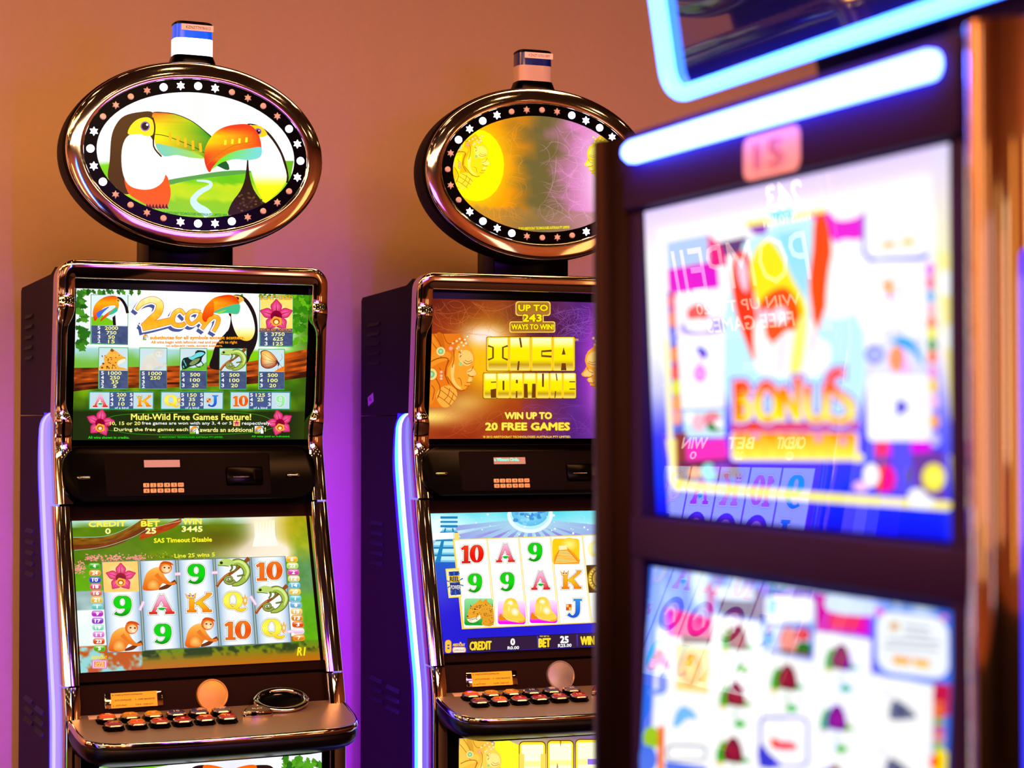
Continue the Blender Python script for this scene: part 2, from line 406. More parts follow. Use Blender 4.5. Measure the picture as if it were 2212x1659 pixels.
def toucan_small(A, x0, y0, x1, y1, bgc=(225,245,255)):
    B = box_map(x0, y0, x1, y1); k = (x1-x0)/100
    A.rect(x0, y0, x1, y1, bgc); A.poly([B(0, 100), B(0, 72), B(30, 66), B(60, 86), B(60, 100)], (120,200,20))
    A.poly([B(*p) for p in ((60, 100), (66, 70), (62, 30), (66, 6), (80, 10), (98, 34), (100, 60), (100, 100))], (252,252,250), 0)
    A.line([B(60, 8), B(80, 12), B(94, 34), B(100, 60)], [4*k, 7*k, 8*k, 8*k], (30,15,15), smooth=4)
    A.poly([B(*p) for p in ((60, 100), (58, 74), (66, 66), (68, 100))], (40,15,15)); 
    A.poly([B(*p) for p in ((8, 84), (4, 56), (12, 28), (34, 8), (58, 2), (72, 8), (76, 34), (68, 56), (44, 70), (24, 88), (36, 66), (66, 40), (58, 34), (30, 46), (16, 78))], (lambda x, y: ramp([(0, (235,70,10)), (.25, (255,180,20)), (.55, (255,120,10)), (.8, (240,60,10)), (1, (120,10,10))], (y-y0)/(y1-y0))), 4)
    A.poly([B(*p) for p in ((70, 40), (72, 52), (60, 62), (46, 66), (56, 52))], (60,190,150), 3)
    A.poly([B(*p) for p in ((14, 60), (30, 48), (50, 38), (34, 56), (20, 76))], (70,110,220), 3)
    A.ell(*B(74, 18), 5*k, 5*k, (250,200,80), (20,10,20))
def big_toucan_side(A, pts_beak, pts_body): pass
def leafspray(A, pts, col, dark, size, seed=1):
    rnd = random.Random(seed)
    for (x, y, ang, l) in pts:
        a = radians(ang); w = l*.32
        P = [(0, 0), (l*.3, w*.8), (l*.55, w*.6), (l*.62, w), (l*.8, w*.35), (l, 0), (l*.8, -w*.35), (l*.6, -w), (l*.5, -w*.6), (l*.25, -w*.8)]
        A.poly([(x+p[0]*cos(a)-p[1]*sin(a), y+p[0]*sin(a)+p[1]*cos(a)) for p in P], mixc(col, dark, rnd.random()))
def wisps(A, n, xr, yr, colf, seed, wid=2.0, ln=120):
    rnd = random.Random(seed); base = colf
    if A.bgf:
        def colf(X, Y):
            q = A.m(X, Y); u = (q[0]-A.box[0])/(A.box[1]-A.box[0]); v = (A.box[3]-q[1])/(A.box[3]-A.box[2])
            return mixc(A.bgf(u, v), base, .42)
    for _ in range(n):
        x = rnd.uniform(*xr); y = rnd.uniform(*yr); a = rnd.uniform(0, 2*pi); P = []; L = rnd.uniform(.4, 1)*ln/7; turn = rnd.uniform(-.55, .55)
        for i in range(8):
            if not (xr[0] <= x <= xr[1] and yr[0] <= y <= yr[1]): break
            P.append((x, y)); x += L*cos(a); y += L*sin(a); a += turn+rnd.uniform(-.12, .12); turn *= .93
        if len(P) > 3: A.line(P, [0.2*wid]+[wid*rnd.uniform(.5, 1)]*(len(P)-2)+[0.1*wid], colf, smooth=3)
RX0, RX1, RH = -0.237, 0.237, 0.2983
YEL = (255,240,90); GRN = (20,160,70); CREAM = (255,250,205)
def art_paytable():
    A = Art([(95,87),(2012,143),(1969,1331),(62,1338)], RX0, RX1, 0, -RH)
    def bgc(u, v):
        n = fbm(u*9, v*7); n2 = fbm(u*22+4, v*4)
        sky = mixc((190,215,225), (255,255,250), min(1, 1.6*n + .5*(1-abs(u-.45)*2)))
        if v < .38: c = mixc(sky, (110,190,40), max(0, min(1, (u-.86)*6 + (n-.5)*2))) if u > .78 else sky
        elif v < .53:
            c = mixc((170,220,225), (120,190,60), min(1, max(0, (v-.40)*10+(n-.5)*1.5)))
            if u > .5: c = mixc((150,215,20), (100,190,10), n)
        else: c = mixc((60,110,15), (140,200,10), min(1, max(0, (n-.35)*2.5)))
        if v > .63: c = mixc(c, (28,40,12), min(.93, max(0, (v-.63)*2.2 + .45*(n2-.3) + (.55 if v > .8 else 0))))
        if v > .70 and v < .80 and u > .45: c = mixc(c, (130,190,20), .6*n)
        if u > .93: c = mixc(c, (60,80,10), (u-.93)*7)
        return c
    A.bg(bgc, 72, 48)
    # branch
    br = lambda x, y: mixc((70,22,5), (215,85,15), max(0, fbm(x*.004, y*.03)*1.7-.35))
    for k in range(10):
        t = k/10
        A.line([(60,755+190*t), (300,752+165*t), (700,745+165*t), (1000,735+170*t), (1300,730+165*t), (1600,690+185*t), (1800,640+215*t), (2050,590+230*t)], 25, (lambda x, y, k=k: mixc((60,20,8), (225,95,20), max(0, min(1, 1.9*fbm(x*.006+k*3, k*1.7)-.35-(.35 if k > 6 else 0))))), smooth=6)
    # foliage
    rnd = random.Random(5); P = []
    for i in range(26): P.append((rnd.uniform(70,130), rnd.uniform(95,560), rnd.uniform(-30,70), rnd.uniform(60,120)))
    for i in range(14): P.append((rnd.uniform(150,620), rnd.uniform(80,100), rnd.uniform(20,110), rnd.uniform(40,70)))
    leafspray(A, P, (80,155,35), (25,90,20), 1, 3)
    P = [(rnd.uniform(1890,2040), rnd.uniform(140,520), rnd.uniform(120,240), rnd.uniform(60,140)) for i in range(34)] + [(rnd.uniform(1450,1990), rnd.uniform(115,135), rnd.uniform(60,140), rnd.uniform(35,60)) for i in range(14)]
    leafspray(A, P, (110,190,20), (40,120,10), 1, 4)
    # big toucan
    A.poly([(1400,140),(1480,160),(1540,230),(1580,330),(1588,470),(1570,560),(1530,640),(1500,700),(1400,760),(1200,745),(1215,640),(1240,560),(1300,480),(1350,420),(1365,330),(1350,300),(1340,200)], (28,18,20), 5)
    A.poly([(1290,560),(1300,500),(1340,440),(1370,520),(1330,610),(1260,660)], (8,20,20), 4)
    A.poly([(1370,300),(1400,190),(1450,170),(1510,240),(1550,330),(1565,430),(1540,500),(1490,520),(1430,490),(1385,400)], (lambda x, y: ramp([(170,(250,250,250)),(400,(255,255,255)),(450,(255,250,160)),(520,(255,200,40))], y)), 5)
    A.poly([(1370,150),(1440,150),(1475,180),(1450,200),(1410,210),(1380,190)], (255,185,60), 4)
    A.ell(1416,172,18,15,(70,30,90),(20,10,30)); A.ell(1411,168,6,5,(255,255,255))
    A.poly([(1130,330),(1135,290),(1160,230),(1220,170),(1300,145),(1370,142),(1420,170),(1438,220),(1435,275),(1400,300),(1330,290),(1240,300),(1180,330),(1165,362),(1142,355)], (lambda x, y: ramp([(0,(235,60,0)),(.12,(250,120,10)),(.4,(255,195,30)),(.62,(255,160,20)),(1,(235,60,10))], min(1, max(0, (y-150)/190+ (1250-x)/700)))), 5)
    A.poly([(1432,215),(1438,275),(1415,300),(1340,290),(1250,302),(1180,330),(1220,285),(1310,245)], (70,195,140), 4)
    A.poly([(1180,330),(1240,290),(1330,262),(1290,290)], (150,220,60), 3)
    # title '2can'
    bl = (75,85,150); wh = (255,255,250); org = (lambda x, y: ramp([(150,(255,250,200)),(250,(255,225,90)),(330,(255,170,20)),(470,(255,200,60))], y + 25*sin(x*.12)))
    two = ([(590,262),(640,205),(720,180),(780,215),(765,290),(700,350),(645,405)], [20,40,48,56,58,52,46]); base = ([(640,405),(740,385),(880,352)], [62,58,50])
    cc_ = ([(985,300),(950,268),(905,290),(885,345),(905,385),(960,390),(990,372)], [22,30,34,36,32,34,24])
    aa = ([(1115,280),(1060,272),(1015,300),(1010,350),(1045,380),(1095,345),(1120,300),(1122,352),(1150,380)], [22,28,30,30,26,26,28,28,20])
    nn = ([(1130,420),(1165,370),(1190,345),(1225,320),(1262,335),(1255,385),(1225,440)], [26,30,30,30,32,30,26])
    for dx, dy, g, c in ((-22,24,13,bl),(-10,10,15,bl),(0,0,15,wh),(0,0,4,(215,110,60)),(0,0,0,org)):
        for P, w in (two, base, cc_, aa, nn): A.line([(x+dx, y+dy) for x, y in P], w, c, smooth=5, grow=g)
    A.poly([(1130,330),(1135,290),(1160,230),(1220,190),(1225,300),(1180,330),(1165,362),(1142,355)], (lambda x, y: mixc((250,120,10),(235,60,5), (y-230)/120)), 4)
    A.text('TM', 1258,438,1278,448, (255,200,60), .01)
    # pay boxes
    def stone(x, y): return mixc((48,62,104), (92,108,150), fbm(x*.09, y*.09))
    def paybox(x0, y0, x1, y1, ysp, rows, lft, right, dx0, dx1, art, slope=.027, right2=None):
        sk = lambda x, y: y+slope*(x-x0)
        q = lambda a, b, c, d, e=0: [(a-e, sk(a, b)-e), (c+e, sk(c, b)-e), (c+e-3, sk(c, d)+e), (a-e-3, sk(a, d)+e)]
        A.quad(q(x0,y0,x1,y1,6), GRN); A.quad(q(x0,y0,x1,y1,2), (130,220,150))
        if art: A.quad(q(x0,y0,x1,ysp), (205,228,235)); art(x0, y0, x1, ysp)
        n = 10
        for i in range(n):
            for j in range(8):
                a = x0+(x1-x0)*i/n; b = ysp+(y1-ysp)*j/8; c = x0+(x1-x0)*(i+1)/n; d = ysp+(y1-ysp)*(j+1)/8
                if i == 0 and j == 0: V = []; F = []; C = []
                k = len(V); V += [(a, sk(a,b)), (c, sk(c,b)), (c, sk(c,d)), (a, sk(a,d))]; F.append((k,k+1,k+2,k+3)); C += [stone(*p) for p in V[-4:]]
        A._add(V, F, C)
        for yy, l, r in rows:
            A.text(l, x0+dx0-11, sk(x0+dx0, yy-14), x0+dx0+11, sk(x0+dx0, yy+14), (250,250,255), .03)
            if r:
                w = 13.5*len(r)*1.0
                xc = x0+dx1; A.text(r, xc-w, sk(xc, yy-14), xc+w, sk(xc, yy+14), (255,250,150), .03)
    paybox(218,142,516,540,392, [(410,'5','2000'),(448,'4','750'),(484,'3','50'),(520,'2','15')], 0,0, 62,165, lambda a,b,c,d: toucan_small(A,a,b,c,d))
    def orchid_tile(a, b, c, d):
        A.rect(a+4, b+4, c, d+8, (255,225,110)); A.ell((a+c)/2, (b+d)/2+20, (c-a)*.42, (d-b)*.4, (255,235,140), (255,250,200)); flower(A, (a+c)/2, b+(d-b)*.53, (d-b)*.5)
    paybox(1606,165,1874,560,445, [(463,'5','3750'),(502,'4','625'),(541,'3','125')], 0,0, 50,148, orchid_tile, .01)
    A.quad([(1600,415),(1872,418),(1872,446),(1600,444)], (50,66,104)); A.text('PAYS IN ANY POSITION.', 1598,418,1868,438, (255,150,60), .02)
    A.text('SCATTERED', 1606,146,1874,178, (255,190,30), .02, edge=(.03, (140,60,20)))
    def jag(a, b, c, d):
        B = box_map(a, b, c, d)
        A.poly([B(*p) for p in ((3,98),(4,80),(18,66),(16,44),(30,24),(38,12),(44,4),(54,10),(68,22),(82,36),(94,46),(92,54),(82,56),(80,66),(64,74),(70,84),(88,90),(96,98))], (lambda x, y: mixc((255,200,90),(240,150,30), fbm(x*.03,y*.03))), 4)
        A.poly([B(*p) for p in ((80,50),(92,48),(90,58),(78,68),(64,74),(66,60))], (255,240,210), 3)
        rnd = random.Random(2)
        for i in range(26): A.ell(*B(rnd.uniform(8,60), rnd.uniform(34,92)), 5, 4, (120,60,10))
        for p in ((10,88),(14,70),(28,84)): A.ell(*B(*p), 9, 8, (60,30,10), (150,80,20))
        A.ell(*B(70,34), 5, 3, (60,30,10)); A.ell(*B(90,44), 4, 3, (200,90,60)); A.poly([B(*p) for p in ((38,12),(44,2),(52,12),(46,18))], (150,80,30), 2)
    def frog(a, b, c, d):
        B = box_map(a, b, c, d)
        A.poly([B(*p) for p in ((2,100),(10,82),(50,88),(82,76),(100,60),(100,100))], (110,190,50))
        A.poly([B(*p) for p in ((6,90),(4,66),(10,46),(24,40),(40,36),(54,28),(60,10),(76,8),(92,12),(96,22),(84,40),(78,60),(60,74),(34,84),(18,94))], (24,40,36), 4)
        A.poly([B(*p) for p in ((30,40),(50,34),(62,20),(80,16),(92,22),(80,34),(60,42),(44,52))], (110,220,225), 4)
        for q in ((12,52),(18,66),(10,78)): A.line([B(*q), B(q[0]+4, q[1]+14)], 9, (90,190,190))
        A.poly([B(*p) for p in ((34,70),(52,50),(74,44),(66,62),(46,76))], (130,150,90), 3)
        A.ell(*B(64,14), 11, 9, (10,10,12)); A.ell(*B(62,12), 3, 3, (160,230,240))
        for q in (((78,56),(88,72),(84,80)),((56,74),(66,84),(78,84)),((20,88),(6,94))): A.line([B(*p) for p in q], 7, (20,50,30))
    def fly(a, b, c, d):
        B = box_map(a, b, c, d)
        A.poly([B(*p) for p in ((60,100),(76,88),(100,74),(100,100))], (250,130,20))
        W = [B(*p) for p in ((6,10),(22,2),(40,8),(58,24),(76,54),(70,70),(50,84),(28,86),(10,74),(6,50),(8,30))]
        A.poly(W, (90,40,20), 4); A.fan(catmull([(x*.92+ (a+c)/2*.08-1, y*.93+(b+d)/2*.07) for x, y in W], 3), (lambda x, y: ramp([(0,(255,190,70)),(.5,(240,110,30)),(1,(150,30,70))], (y-b)/(d-b))), (255,240,160))
        for q in ((8,14),(10,40),(14,70),(34,84),(56,78),(40,8)): A.line([B(72,60), B(*q)], [3,1.5], (110,40,20))
        A.line([B(66,48), B(78,62), B(76,74)], [5,14,8], (50,40,70), smooth=3); A.line([B(80,56), B(92,40), B(90,20)], 2, (30,30,40), smooth=3); A.line([B(78,72), B(74,92)], 2, (30,30,40)); A.line([B(82,64), B(94,84)], 2, (30,30,40))
    paybox(282,577,516,910,762, [(783,'5','1000'),(820,'4','250'),(855,'3','35'),(890,'2','5')], 0,0, 26,128, jag, .014)
    paybox(618,580,836,912,762, [(786,'5','1000'),(822,'4','250'),(857,'3',''),(892,'2','')], 0,0, 26,124, lambda a,b,c,d: monkey(A,a+8,b+6,c,d,.86), .010)
    paybox(950,582,1164,914,763, [(796,'5','500'),(840,'4','100'),(884,'3','20')], 0,0, 22,120, frog, .010)
    paybox(1275,584,1489,914,768, [(798,'5','500'),(842,'4','100'),(885,'3','20')], 0,0, 22,118, lambda a,b,c,d: chameleon(A,a,b,c,d), .010)
    paybox(1596,590,1802,914,772, [(800,'5','500'),(843,'4','100'),(885,'3','20')], 0,0, 18,112, fly, .010)
    def low(x0, xa, xb, x1, sa, sb, rows):
        A.rect(x0-7, 934, x1+7, 1084, (30,170,120)); A.rect(x0-2, 940, x1+2, 1078, (70,90,140))
        A.quad([(x0,942),(xa,943),(xa-2,1077),(x0-2,1077)], (195,222,232)); A.quad([(xb,944),(x1,945),(x1-2,1077),(xb-2,1077)], (195,222,232))
        m = (xa+xb)/2
        for yy, t in rows:
            A.text(t, m-12.5*len(t), yy-14, m+12.5*len(t), yy+14, (255,250,150), .03)
        for yy, t in ((963,'5'),(1001,'4'),(1039,'3')):
            A.text(t, xa+8, yy-14, xa+30, yy+14, (250,250,255), .03); A.text(t, xb-30, yy-14, xb-8, yy+14, (250,250,255), .03)
        A.text('of a kind', m-56, 1060, m+56, 1078, (245,245,255), .02)
        sa(x0, xa); sb(xb, x1)
    low(203,365,562,722, lambda a,b: symbol(A,'A',a+16,958,b-10,1066), lambda a,b: symbol(A,'K',a+18,962,b-10,1062), [(962,'200'),(1000,'75'),(1038,'10')])
    low(792,946,1140,1295, lambda a,b: symbol(A,'Q',a+12,960,b+2,1062), lambda a,b: symbol(A,'J',a+12,960,b-20,1064), [(964,'150'),(1000,'35'),(1040,'10')])
    low(1362,1512,1697,1845, lambda a,b: symbol(A,'10',a+12,962,b-8,1062), lambda a,b: symbol(A,'9',a+20,962,b-24,1064,pale=.6), [(964,'125'),(1001,'25')])
    # wild line under the title
    toucan_small(A, 636,463,678,512, (240,240,230))
    A.text('substitutes for all symbols except scatters.', 698,478,1474,513, (250,175,20), .02, edge=(.025,(215,110,10)))
    A.text('All wins begin with leftmost reel and pay left to right', 706,518,1412,546, (250,160,20), .015, edge=(.02,(225,120,20)))
    A.text('on adjacent reels, except scatters.', 828,548,1292,572, (250,160,20), .015, edge=(.02,(225,120,20)))
    # lower banner
    A.line([(330,1170),(430,1130),(700,1112),(1050,1104),(1400,1108),(1600,1130),(1700,1170),(1745,1195),(1690,1240),(1500,1275),(1050,1292),(600,1285),(420,1262),(330,1240)], 4, (40,150,20), smooth=5, closed=True)
    flower(A, 285,1195,118, 1, .15); flower(A, 1765,1195,112, 1, -.25)
    A.text('Multi-Wild Free Games Feature!', 540,1118,1526,1168, (255,250,110), .025, edge=(.02,(120,110,20)))
    A.text('10, 15 or 20', 366,1182,616,1214, (255,245,120), .03); A.text('free games are won with any 3, 4 or 5', 628,1182,1366,1214, (250,252,240), .02)
    A.rect(1380,1172,1436,1218, (255,210,110)); flower(A, 1408,1196,24); A.text('respectively.', 1452,1182,1690,1216, (250,252,240), .02)
    A.text('During the free games each', 400,1232,1008,1268, (255,250,150), .025); toucan_small(A, 1022,1218,1096,1282); A.text('awards an additional', 1106,1232,1540,1266, (255,250,150), .025); toucan_small(A, 1556,1218,1628,1280); A.text('!', 1638,1230,1648,1262, (255,250,150), .03)
    A.text('All wins shown in credits.', 186,1302,524,1322, (30,235,20), .02); A.text('© ARISTOCRAT TECHNOLOGIES AUSTRALIA PTY LIMITED.', 768,1302,1296,1316, (20,215,20), .02); A.text('All wins paid as indicated.', 1530,1296,1846,1314, (30,235,20), .02)
    return A.mesh('paytable_picture')
def art_reels_jungle():
    A = Art([(58,96),(1987,56),(2104,1242),(131,1349)], RX0, RX1, 0, -RH)
    def bgc(u, v):
        n = fbm(u*8, v*8); n2 = fbm(u*20, v*12+7)
        if v < .30:
            c = mixc((60,110,10), (120,150,10), n)
            if v < .05: c = mixc((190,235,225), c, v*14+n-.4)
            if u > .86: c = mixc(c, (215,180,20), .8)
            g = exp(-((u-.80)/.085)**2 - ((v-.14)/.5)**2*.3) + .9*exp(-((u-.80)/.22)**2-((v-.25)/.07)**2)
            c = mixc(c, (255,240,215), min(1, g*1.1)); c = mixc(c, (110,60,10), .5*exp(-((u-.6)/.13)**2-((v-.15)/.1)**2))
        elif v < .47: c = mixc((70,130,15), (120,200,10), n)
        elif v < .6: c = mixc((90,110,100), (190,225,225), n)
        elif v < .83: c = mixc((225,245,240), (255,255,255), n)
        else: c = mixc((215,110,10), (150,90,10), n)
        if u > .9:
            r = ramp([(0,(215,175,15)),(.2,(190,190,30)),(.35,(120,170,120)),(.5,(110,160,110)),(.6,(100,190,10)),(.85,(110,190,10)),(.97,(120,80,10))], v); c = mixc(c, mixc(r,(40,110,20),n2*.5), min(1,(u-.9)*20))
        if v > .84 and u < .25: c = mixc((150,215,215), (195,90,20), max(0, min(1, (n2-.42)*9)))
        elif v > .86: c = mixc(mixc((90,150,20), (190,110,10), min(1,(v-.86)*8)), (35,55,30), .85*max(0, min(1, (n2-.46)*9))*max(0, min(1, (.95-v)*30)))
        return c
    A.bg(bgc, 190, 120)
    A.poly([(1560,100),(1730,86),(1735,220),(1760,300),(1545,310),(1566,220)], (lambda x, y: ramp([(90,(255,240,190)),(200,(255,252,235)),(300,(255,250,235))], y)), 0)
    for k in range(6): A.line([(1585+k*26,105-k*2),(1582+k*26,200),(1570+k*32,300)], 5, (255,255,250))
    for k in range(7):
        A.line([(70,245+k*14),(300,240+k*13),(450,200+k*13),(580,130+k*14),(680,60+k*20)], 17, (lambda x, y, k=k: mixc((80,40,10),(180,120,15) if k < 4 else (150,60,10), fbm(x*.02+k, k*2.2))), smooth=5)
        if k < 6: A.line([(620,200+k*10),(760,150+k*10),(880,110+k*9),(960,80+k*4)], 12, (lambda x, y, k=k: mixc((120,40,10),(235,90,20), fbm(x*.03+k, k*1.3))), smooth=4)
    A.line([(70,232),(300,226),(450,186),(580,118)], 3, (170,220,200), smooth=4); A.line([(80,338),(320,310),(560,230),(700,160),(960,96)], 3, (170,220,190), smooth=5)
    rnd = random.Random(9)
    for i in range(240):
        x = rnd.choice([rnd.gauss(240,60), rnd.gauss(420,60), rnd.gauss(610,50), rnd.gauss(120,22)]); y = rnd.gauss(405 if x > 170 else 480, 14 if x > 170 else 24)
        A.ell(x, y, rnd.uniform(5,10), rnd.uniform(4,8), mixc((225,130,110),(240,165,150),rnd.random()), n=6)
    for i in range(110):
        x = rnd.uniform(620,1200); y = rnd.gauss(392,16); A.ell(x, y, 5, 4, rnd.choice([(60,110,20),(210,110,60),(200,200,30),(60,60,20)]), n=5)
    for t, x0, x1, n_, a, b in (('CREDIT',196,500,'0',332,374),('BET',628,778,'25',664,748),('WIN',970,1122,'3445',962,1130)):
        yo = -22 if t == 'WIN' else (-4 if t == 'BET' else 0)
        A.text(t, x0,106+yo,x1,148+yo*.9,(255,240,70),.07, slope=-.02); A.text(n_, a,162+yo*.8,b,206+yo*.8,(255,252,150),.055)
        A.line([(x0+10,90+yo*.6),(x1-10,84+yo*.6)], 5, (255,240,90))
    A.text('SAS Timeout Disable', 732,244,1208,280,(255,240,40),.05, slope=-.022)
    A.text('Line 25 wins 5', 902,372,1232,404,(235,235,60),.045, slope=-.035)
    # reels: five columns given by their corners
    cols = [((305,440),(596,432),(636,1174),(352,1180)),((620,432),(905,424),(950,1146),(662,1164)),((934,424),(1212,416),(1262,1128),(976,1144)),((1238,414),(1512,404),(1562,1112),(1288,1126)),((1534,402),(1808,394),(1858,1096),(1590,1112))]
    A.quad([(298,434),(1814,390),(1866,1102),(346,1188)], (110,125,120))
    for i, q in enumerate(cols):
        n = 8; V = []; F = []; C = []
        for j in range(2):
            for k in range(n+1):
                t = k/n; a = (q[0][0]+(q[1][0]-q[0][0])*t, q[0][1]+(q[1][1]-q[0][1])*t); b = (q[3][0]+(q[2][0]-q[3][0])*t, q[3][1]+(q[2][1]-q[3][1])*t)
                V.append(a if j == 0 else b); C.append(mixc((250,253,255),(150,185,215), abs(2*t-1)**3))
        A._add(V, [(k, k+1, n+2+k, n+1+k) for k in range(n)], C)
    for i in range(4):
        a, b = cols[i], cols[i+1]
        A.quad([(a[1][0]+2,a[1][1]),(b[0][0]-2,b[0][1]),(b[3][0]-2,b[3][1]),(a[2][0]+2,a[2][1])], (105,120,112))
        A.quad([(a[1][0]+8,a[1][1]),(b[0][0]-8,b[0][1]),(b[3][0]-8,b[3][1]),(a[2][0]+8,a[2][1])], (165,185,180))
    A.quad([(305,440),(597,432),(610,682),(320,688)], (255,205,110)); A.ell(458,560,130,110,(255,205,110),(255,250,190)); flower(A, 458,566,128,.95)
    monkey(A, 636,432,916,672); symbol(A,'9',978,448,1180,622,-.0); chameleon(A, 1248,408,1518,646); symbol(A,'10',1566,430,1790,600,-.03)
    symbol(A,'9',366,710,576,886); symbol(A,'A',678,706,908,874,-.02); symbol(A,'K',980,690,1216,858,-.02); symbol(A,'Q',1288,680,1500,846); chameleon(A, 1568,632,1832,868)
    monkey(A, 354,926,636,1176); symbol(A,'9',702,940,902,1116); monkey(A, 984,896,1258,1140); symbol(A,'10',1306,918,1530,1088,-.03); symbol(A,'Q',1604,904,1818,1072)
    for P in (((905,540),(948,537)),((1208,529),(1252,526)),((613,835),(646,768)),((1525,724),(1570,790)),((1832,1014),(1880,1010))):
        A.line(P, 19, (255,190,225), grow=3); A.line(P, 10, (255,235,245))
    L = [(240,473,(60,170,30),'4'),(244,530,(235,150,50),'24'),(245,587,(50,60,200),'10'),(250,642,(225,80,110),'18'),(254,697,(225,110,90),'16'),(258,752,(245,190,60),'21'),(262,808,(110,205,200),'1'),(264,866,(200,50,200),'9'),(266,925,(150,60,205),'17'),(270,980,(150,225,195),'19'),(274,1038,(225,120,220),'11'),(276,1094,(225,80,30),'23'),(281,1152,(90,180,20),'5')]
    R = [(1864,420,(250,190,40),'6'),(1869,472,(200,225,110),'22'),(1876,525,(225,70,170),'2'),(1880,578,(235,215,150),'12'),(1884,632,(90,190,220),'14'),(1888,686,(245,205,60),'20'),(1892,740,(100,200,215),'1'),(1896,795,(110,175,225),'8'),(1901,849,(250,200,110),'15'),(1906,902,(235,130,20),'13'),(1913,956,(230,80,10),'3'),(1917,1010,(250,215,235),''),(1921,1065,(240,140,20),'7')]
    for x, y, c, t in L+R:
        A.rect(x-48,y-25,x+48,y+25,mixc(c,(255,255,255),.15),r=20); A.rect(x-44,y-20,x+44,y+20,(lambda X,Y,c=c,y=y: ramp([(0,mixc(c,(255,255,255),.55)),(.45,c),(1,mixc(c,(0,0,0),.15))],(Y-y+20)/40)),r=17)
        A.ell(x,y-12,32,6,mixc(c,(255,255,255),.6)); 
        if t: A.text(t, x-11*len(t), y-13, x+11*len(t), y+14, (255,255,250), .06)
    A.text('R1', 1906,1144,1966,1210,(250,230,30),.04, lean=.12)
    A.text('ARISTOCRAT', 212,1216,340,1240,(250,220,20),.05)
    A.ell(302,1212,10,8,(250,220,20)); A.rect(218,1248,342,1320,(255,110,200),r=12); A.rect(226,1254,334,1314,(255,205,235),r=8); A.rect(236,1260,324,1308,(235,110,120)); A.text('GAME', 246,1264,316,1282,(255,235,60),.04); A.text('RULES', 244,1286,318,1304,(255,235,60),.04)
    return A.mesh('jungle_reels_picture')
def face_profile(A, B, flip, base, hi, dark, scale=1.0):
    X = (lambda x: 100-x) if flip else (lambda x: x)
    P = lambda L: [B(X(x), y) for x, y in L]
    lt = mixc(hi, (255,255,190), .45)
    A.poly(P([(0,0),(62,0),(72,8),(80,17),(60,40),(56,74),(55,86),(44,96),(30,100),(0,100)]), base, 0)
    A.poly(P([(0,4),(10,6),(24,22),(30,34),(0,36)]), mixc(base,hi,.5), 2); A.poly(P([(14,0),(26,0),(32,20),(24,20)]), mixc(base,dark,.35), 2)
    A.poly(P([(0,30),(22,24),(42,26),(42,34),(18,40),(0,46)]), mixc(base,hi,.7), 3)
    A.poly(P([(0,66),(12,62),(20,72),(10,90),(0,96)]), mixc(base,hi,.35), 3)
    A.poly(P([(14,86),(22,74),(40,70),(54,76),(57,84),(48,94),(36,100),(24,98)]), mixc(hi,lt,.3), 4)
    for L in ([(16,84),(30,90),(44,98)], [(22,76),(38,84),(52,92)], [(30,72),(44,78),(56,86)], [(30,90),(38,84),(42,74)], [(40,96),(46,88),(50,80)]): A.line(P(L), 1.1*scale, dark, smooth=3)
    # head
    A.poly(P([(58,14),(70,12),(80,17),(88,22),(92,28),(93.5,35),(90.5,43),(95,49),(100,53.5),(98,56.5),(91,58),(87.5,58.5),(90,62),(86,65.5),(84,67),(84,69.5),(79,70.5),(76,73.5),(71,76.5),(65,77.5),(54,74),(44,66),(36,58),(38,46),(46,38),(52,26)]), hi, 0)
    A.poly(P([(62,26),(76,22),(88,28),(89,38),(78,44),(66,40),(60,34)]), lt, 4); A.poly(P([(78,50),(88,47),(96,53),(94,56.5),(84,57),(78,55)]), lt, 4); A.poly(P([(82,58.5),(87,60),(86,65),(79,66)]), lt, 3); A.poly(P([(44,46),(52,42),(50,58),(56,68),(66,74),(58,74),(46,64)]), lt, 4)
    for L, w in (([(36,58),(44,66),(54,74),(65,77.5),(72,76)],1.6), ([(33,56),(34,46),(40,36)],2.0), ([(70,38),(76,41),(84,40),(88,38)],1.2), ([(73,36),(80,38),(87,36)],.9), ([(90,44),(86,50),(78,52)],1.0), ([(79,55),(84,58),(91,58)],1.3), ([(76,66),(81,66),(86,65.5)],1.3), ([(72,70),(78,71),(82,70)],1.0), ([(58,60),(64,62),(66,70)],1.0), ([(2,38),(20,33),(38,34),(34,46),(32,56),(40,68)],2.0), ([(0,8),(14,20),(24,32)],1.3), ([(8,0),(20,12),(30,26)],1.3), ([(28,0),(34,10),(42,14),(52,10)],1.3), ([(44,18),(50,24),(50,36),(46,46)],1.3), ([(0,56),(10,58),(22,74),(16,88)],1.6), ([(4,70),(10,76),(6,90)],1.3), ([(20,46),(26,54),(24,64)],1.2), ([(60,24),(66,28),(62,32)],1.5)):
        A.line(P(L), w*scale, dark, smooth=3)
    for x, y, r in ((62,7,2.6),(56,10,3),(66,12,3),(48,13,2.6),(60,18,3),(57,20,3),(70,16,3.2),(75,13,3.4),(78,4,3),(73,8,3),(66,23,2.6),(66,28,2.2)): A.ell(*B(X(x), y), r*scale, r*scale*.95, mixc(hi,dark,.25), (255,255,205), n=12)
    for x, y, r in ((23,24,6.5),(3,55,8.5)): A.ell(*B(X(x), y), r*1.35*scale, r*1.35*scale, mixc(base,dark,.3), n=18); A.ell(*B(X(x), y), r*1.25*scale, r*1.25*scale, (255,215,130), n=18); A.ell(*B(X(x), y), r*.75*scale, r*.75*scale, (80,175,90), (190,240,190), n=16)
    A.ell(*B(X(44),20), 4*scale, 4*scale, (235,140,110), (255,190,160)); A.ell(*B(X(64),41), 3.6*scale, 3.6*scale, (235,220,120)); A.ell(*B(X(64),41), 2.6*scale, 2.6*scale, (70,180,90), (190,240,170))
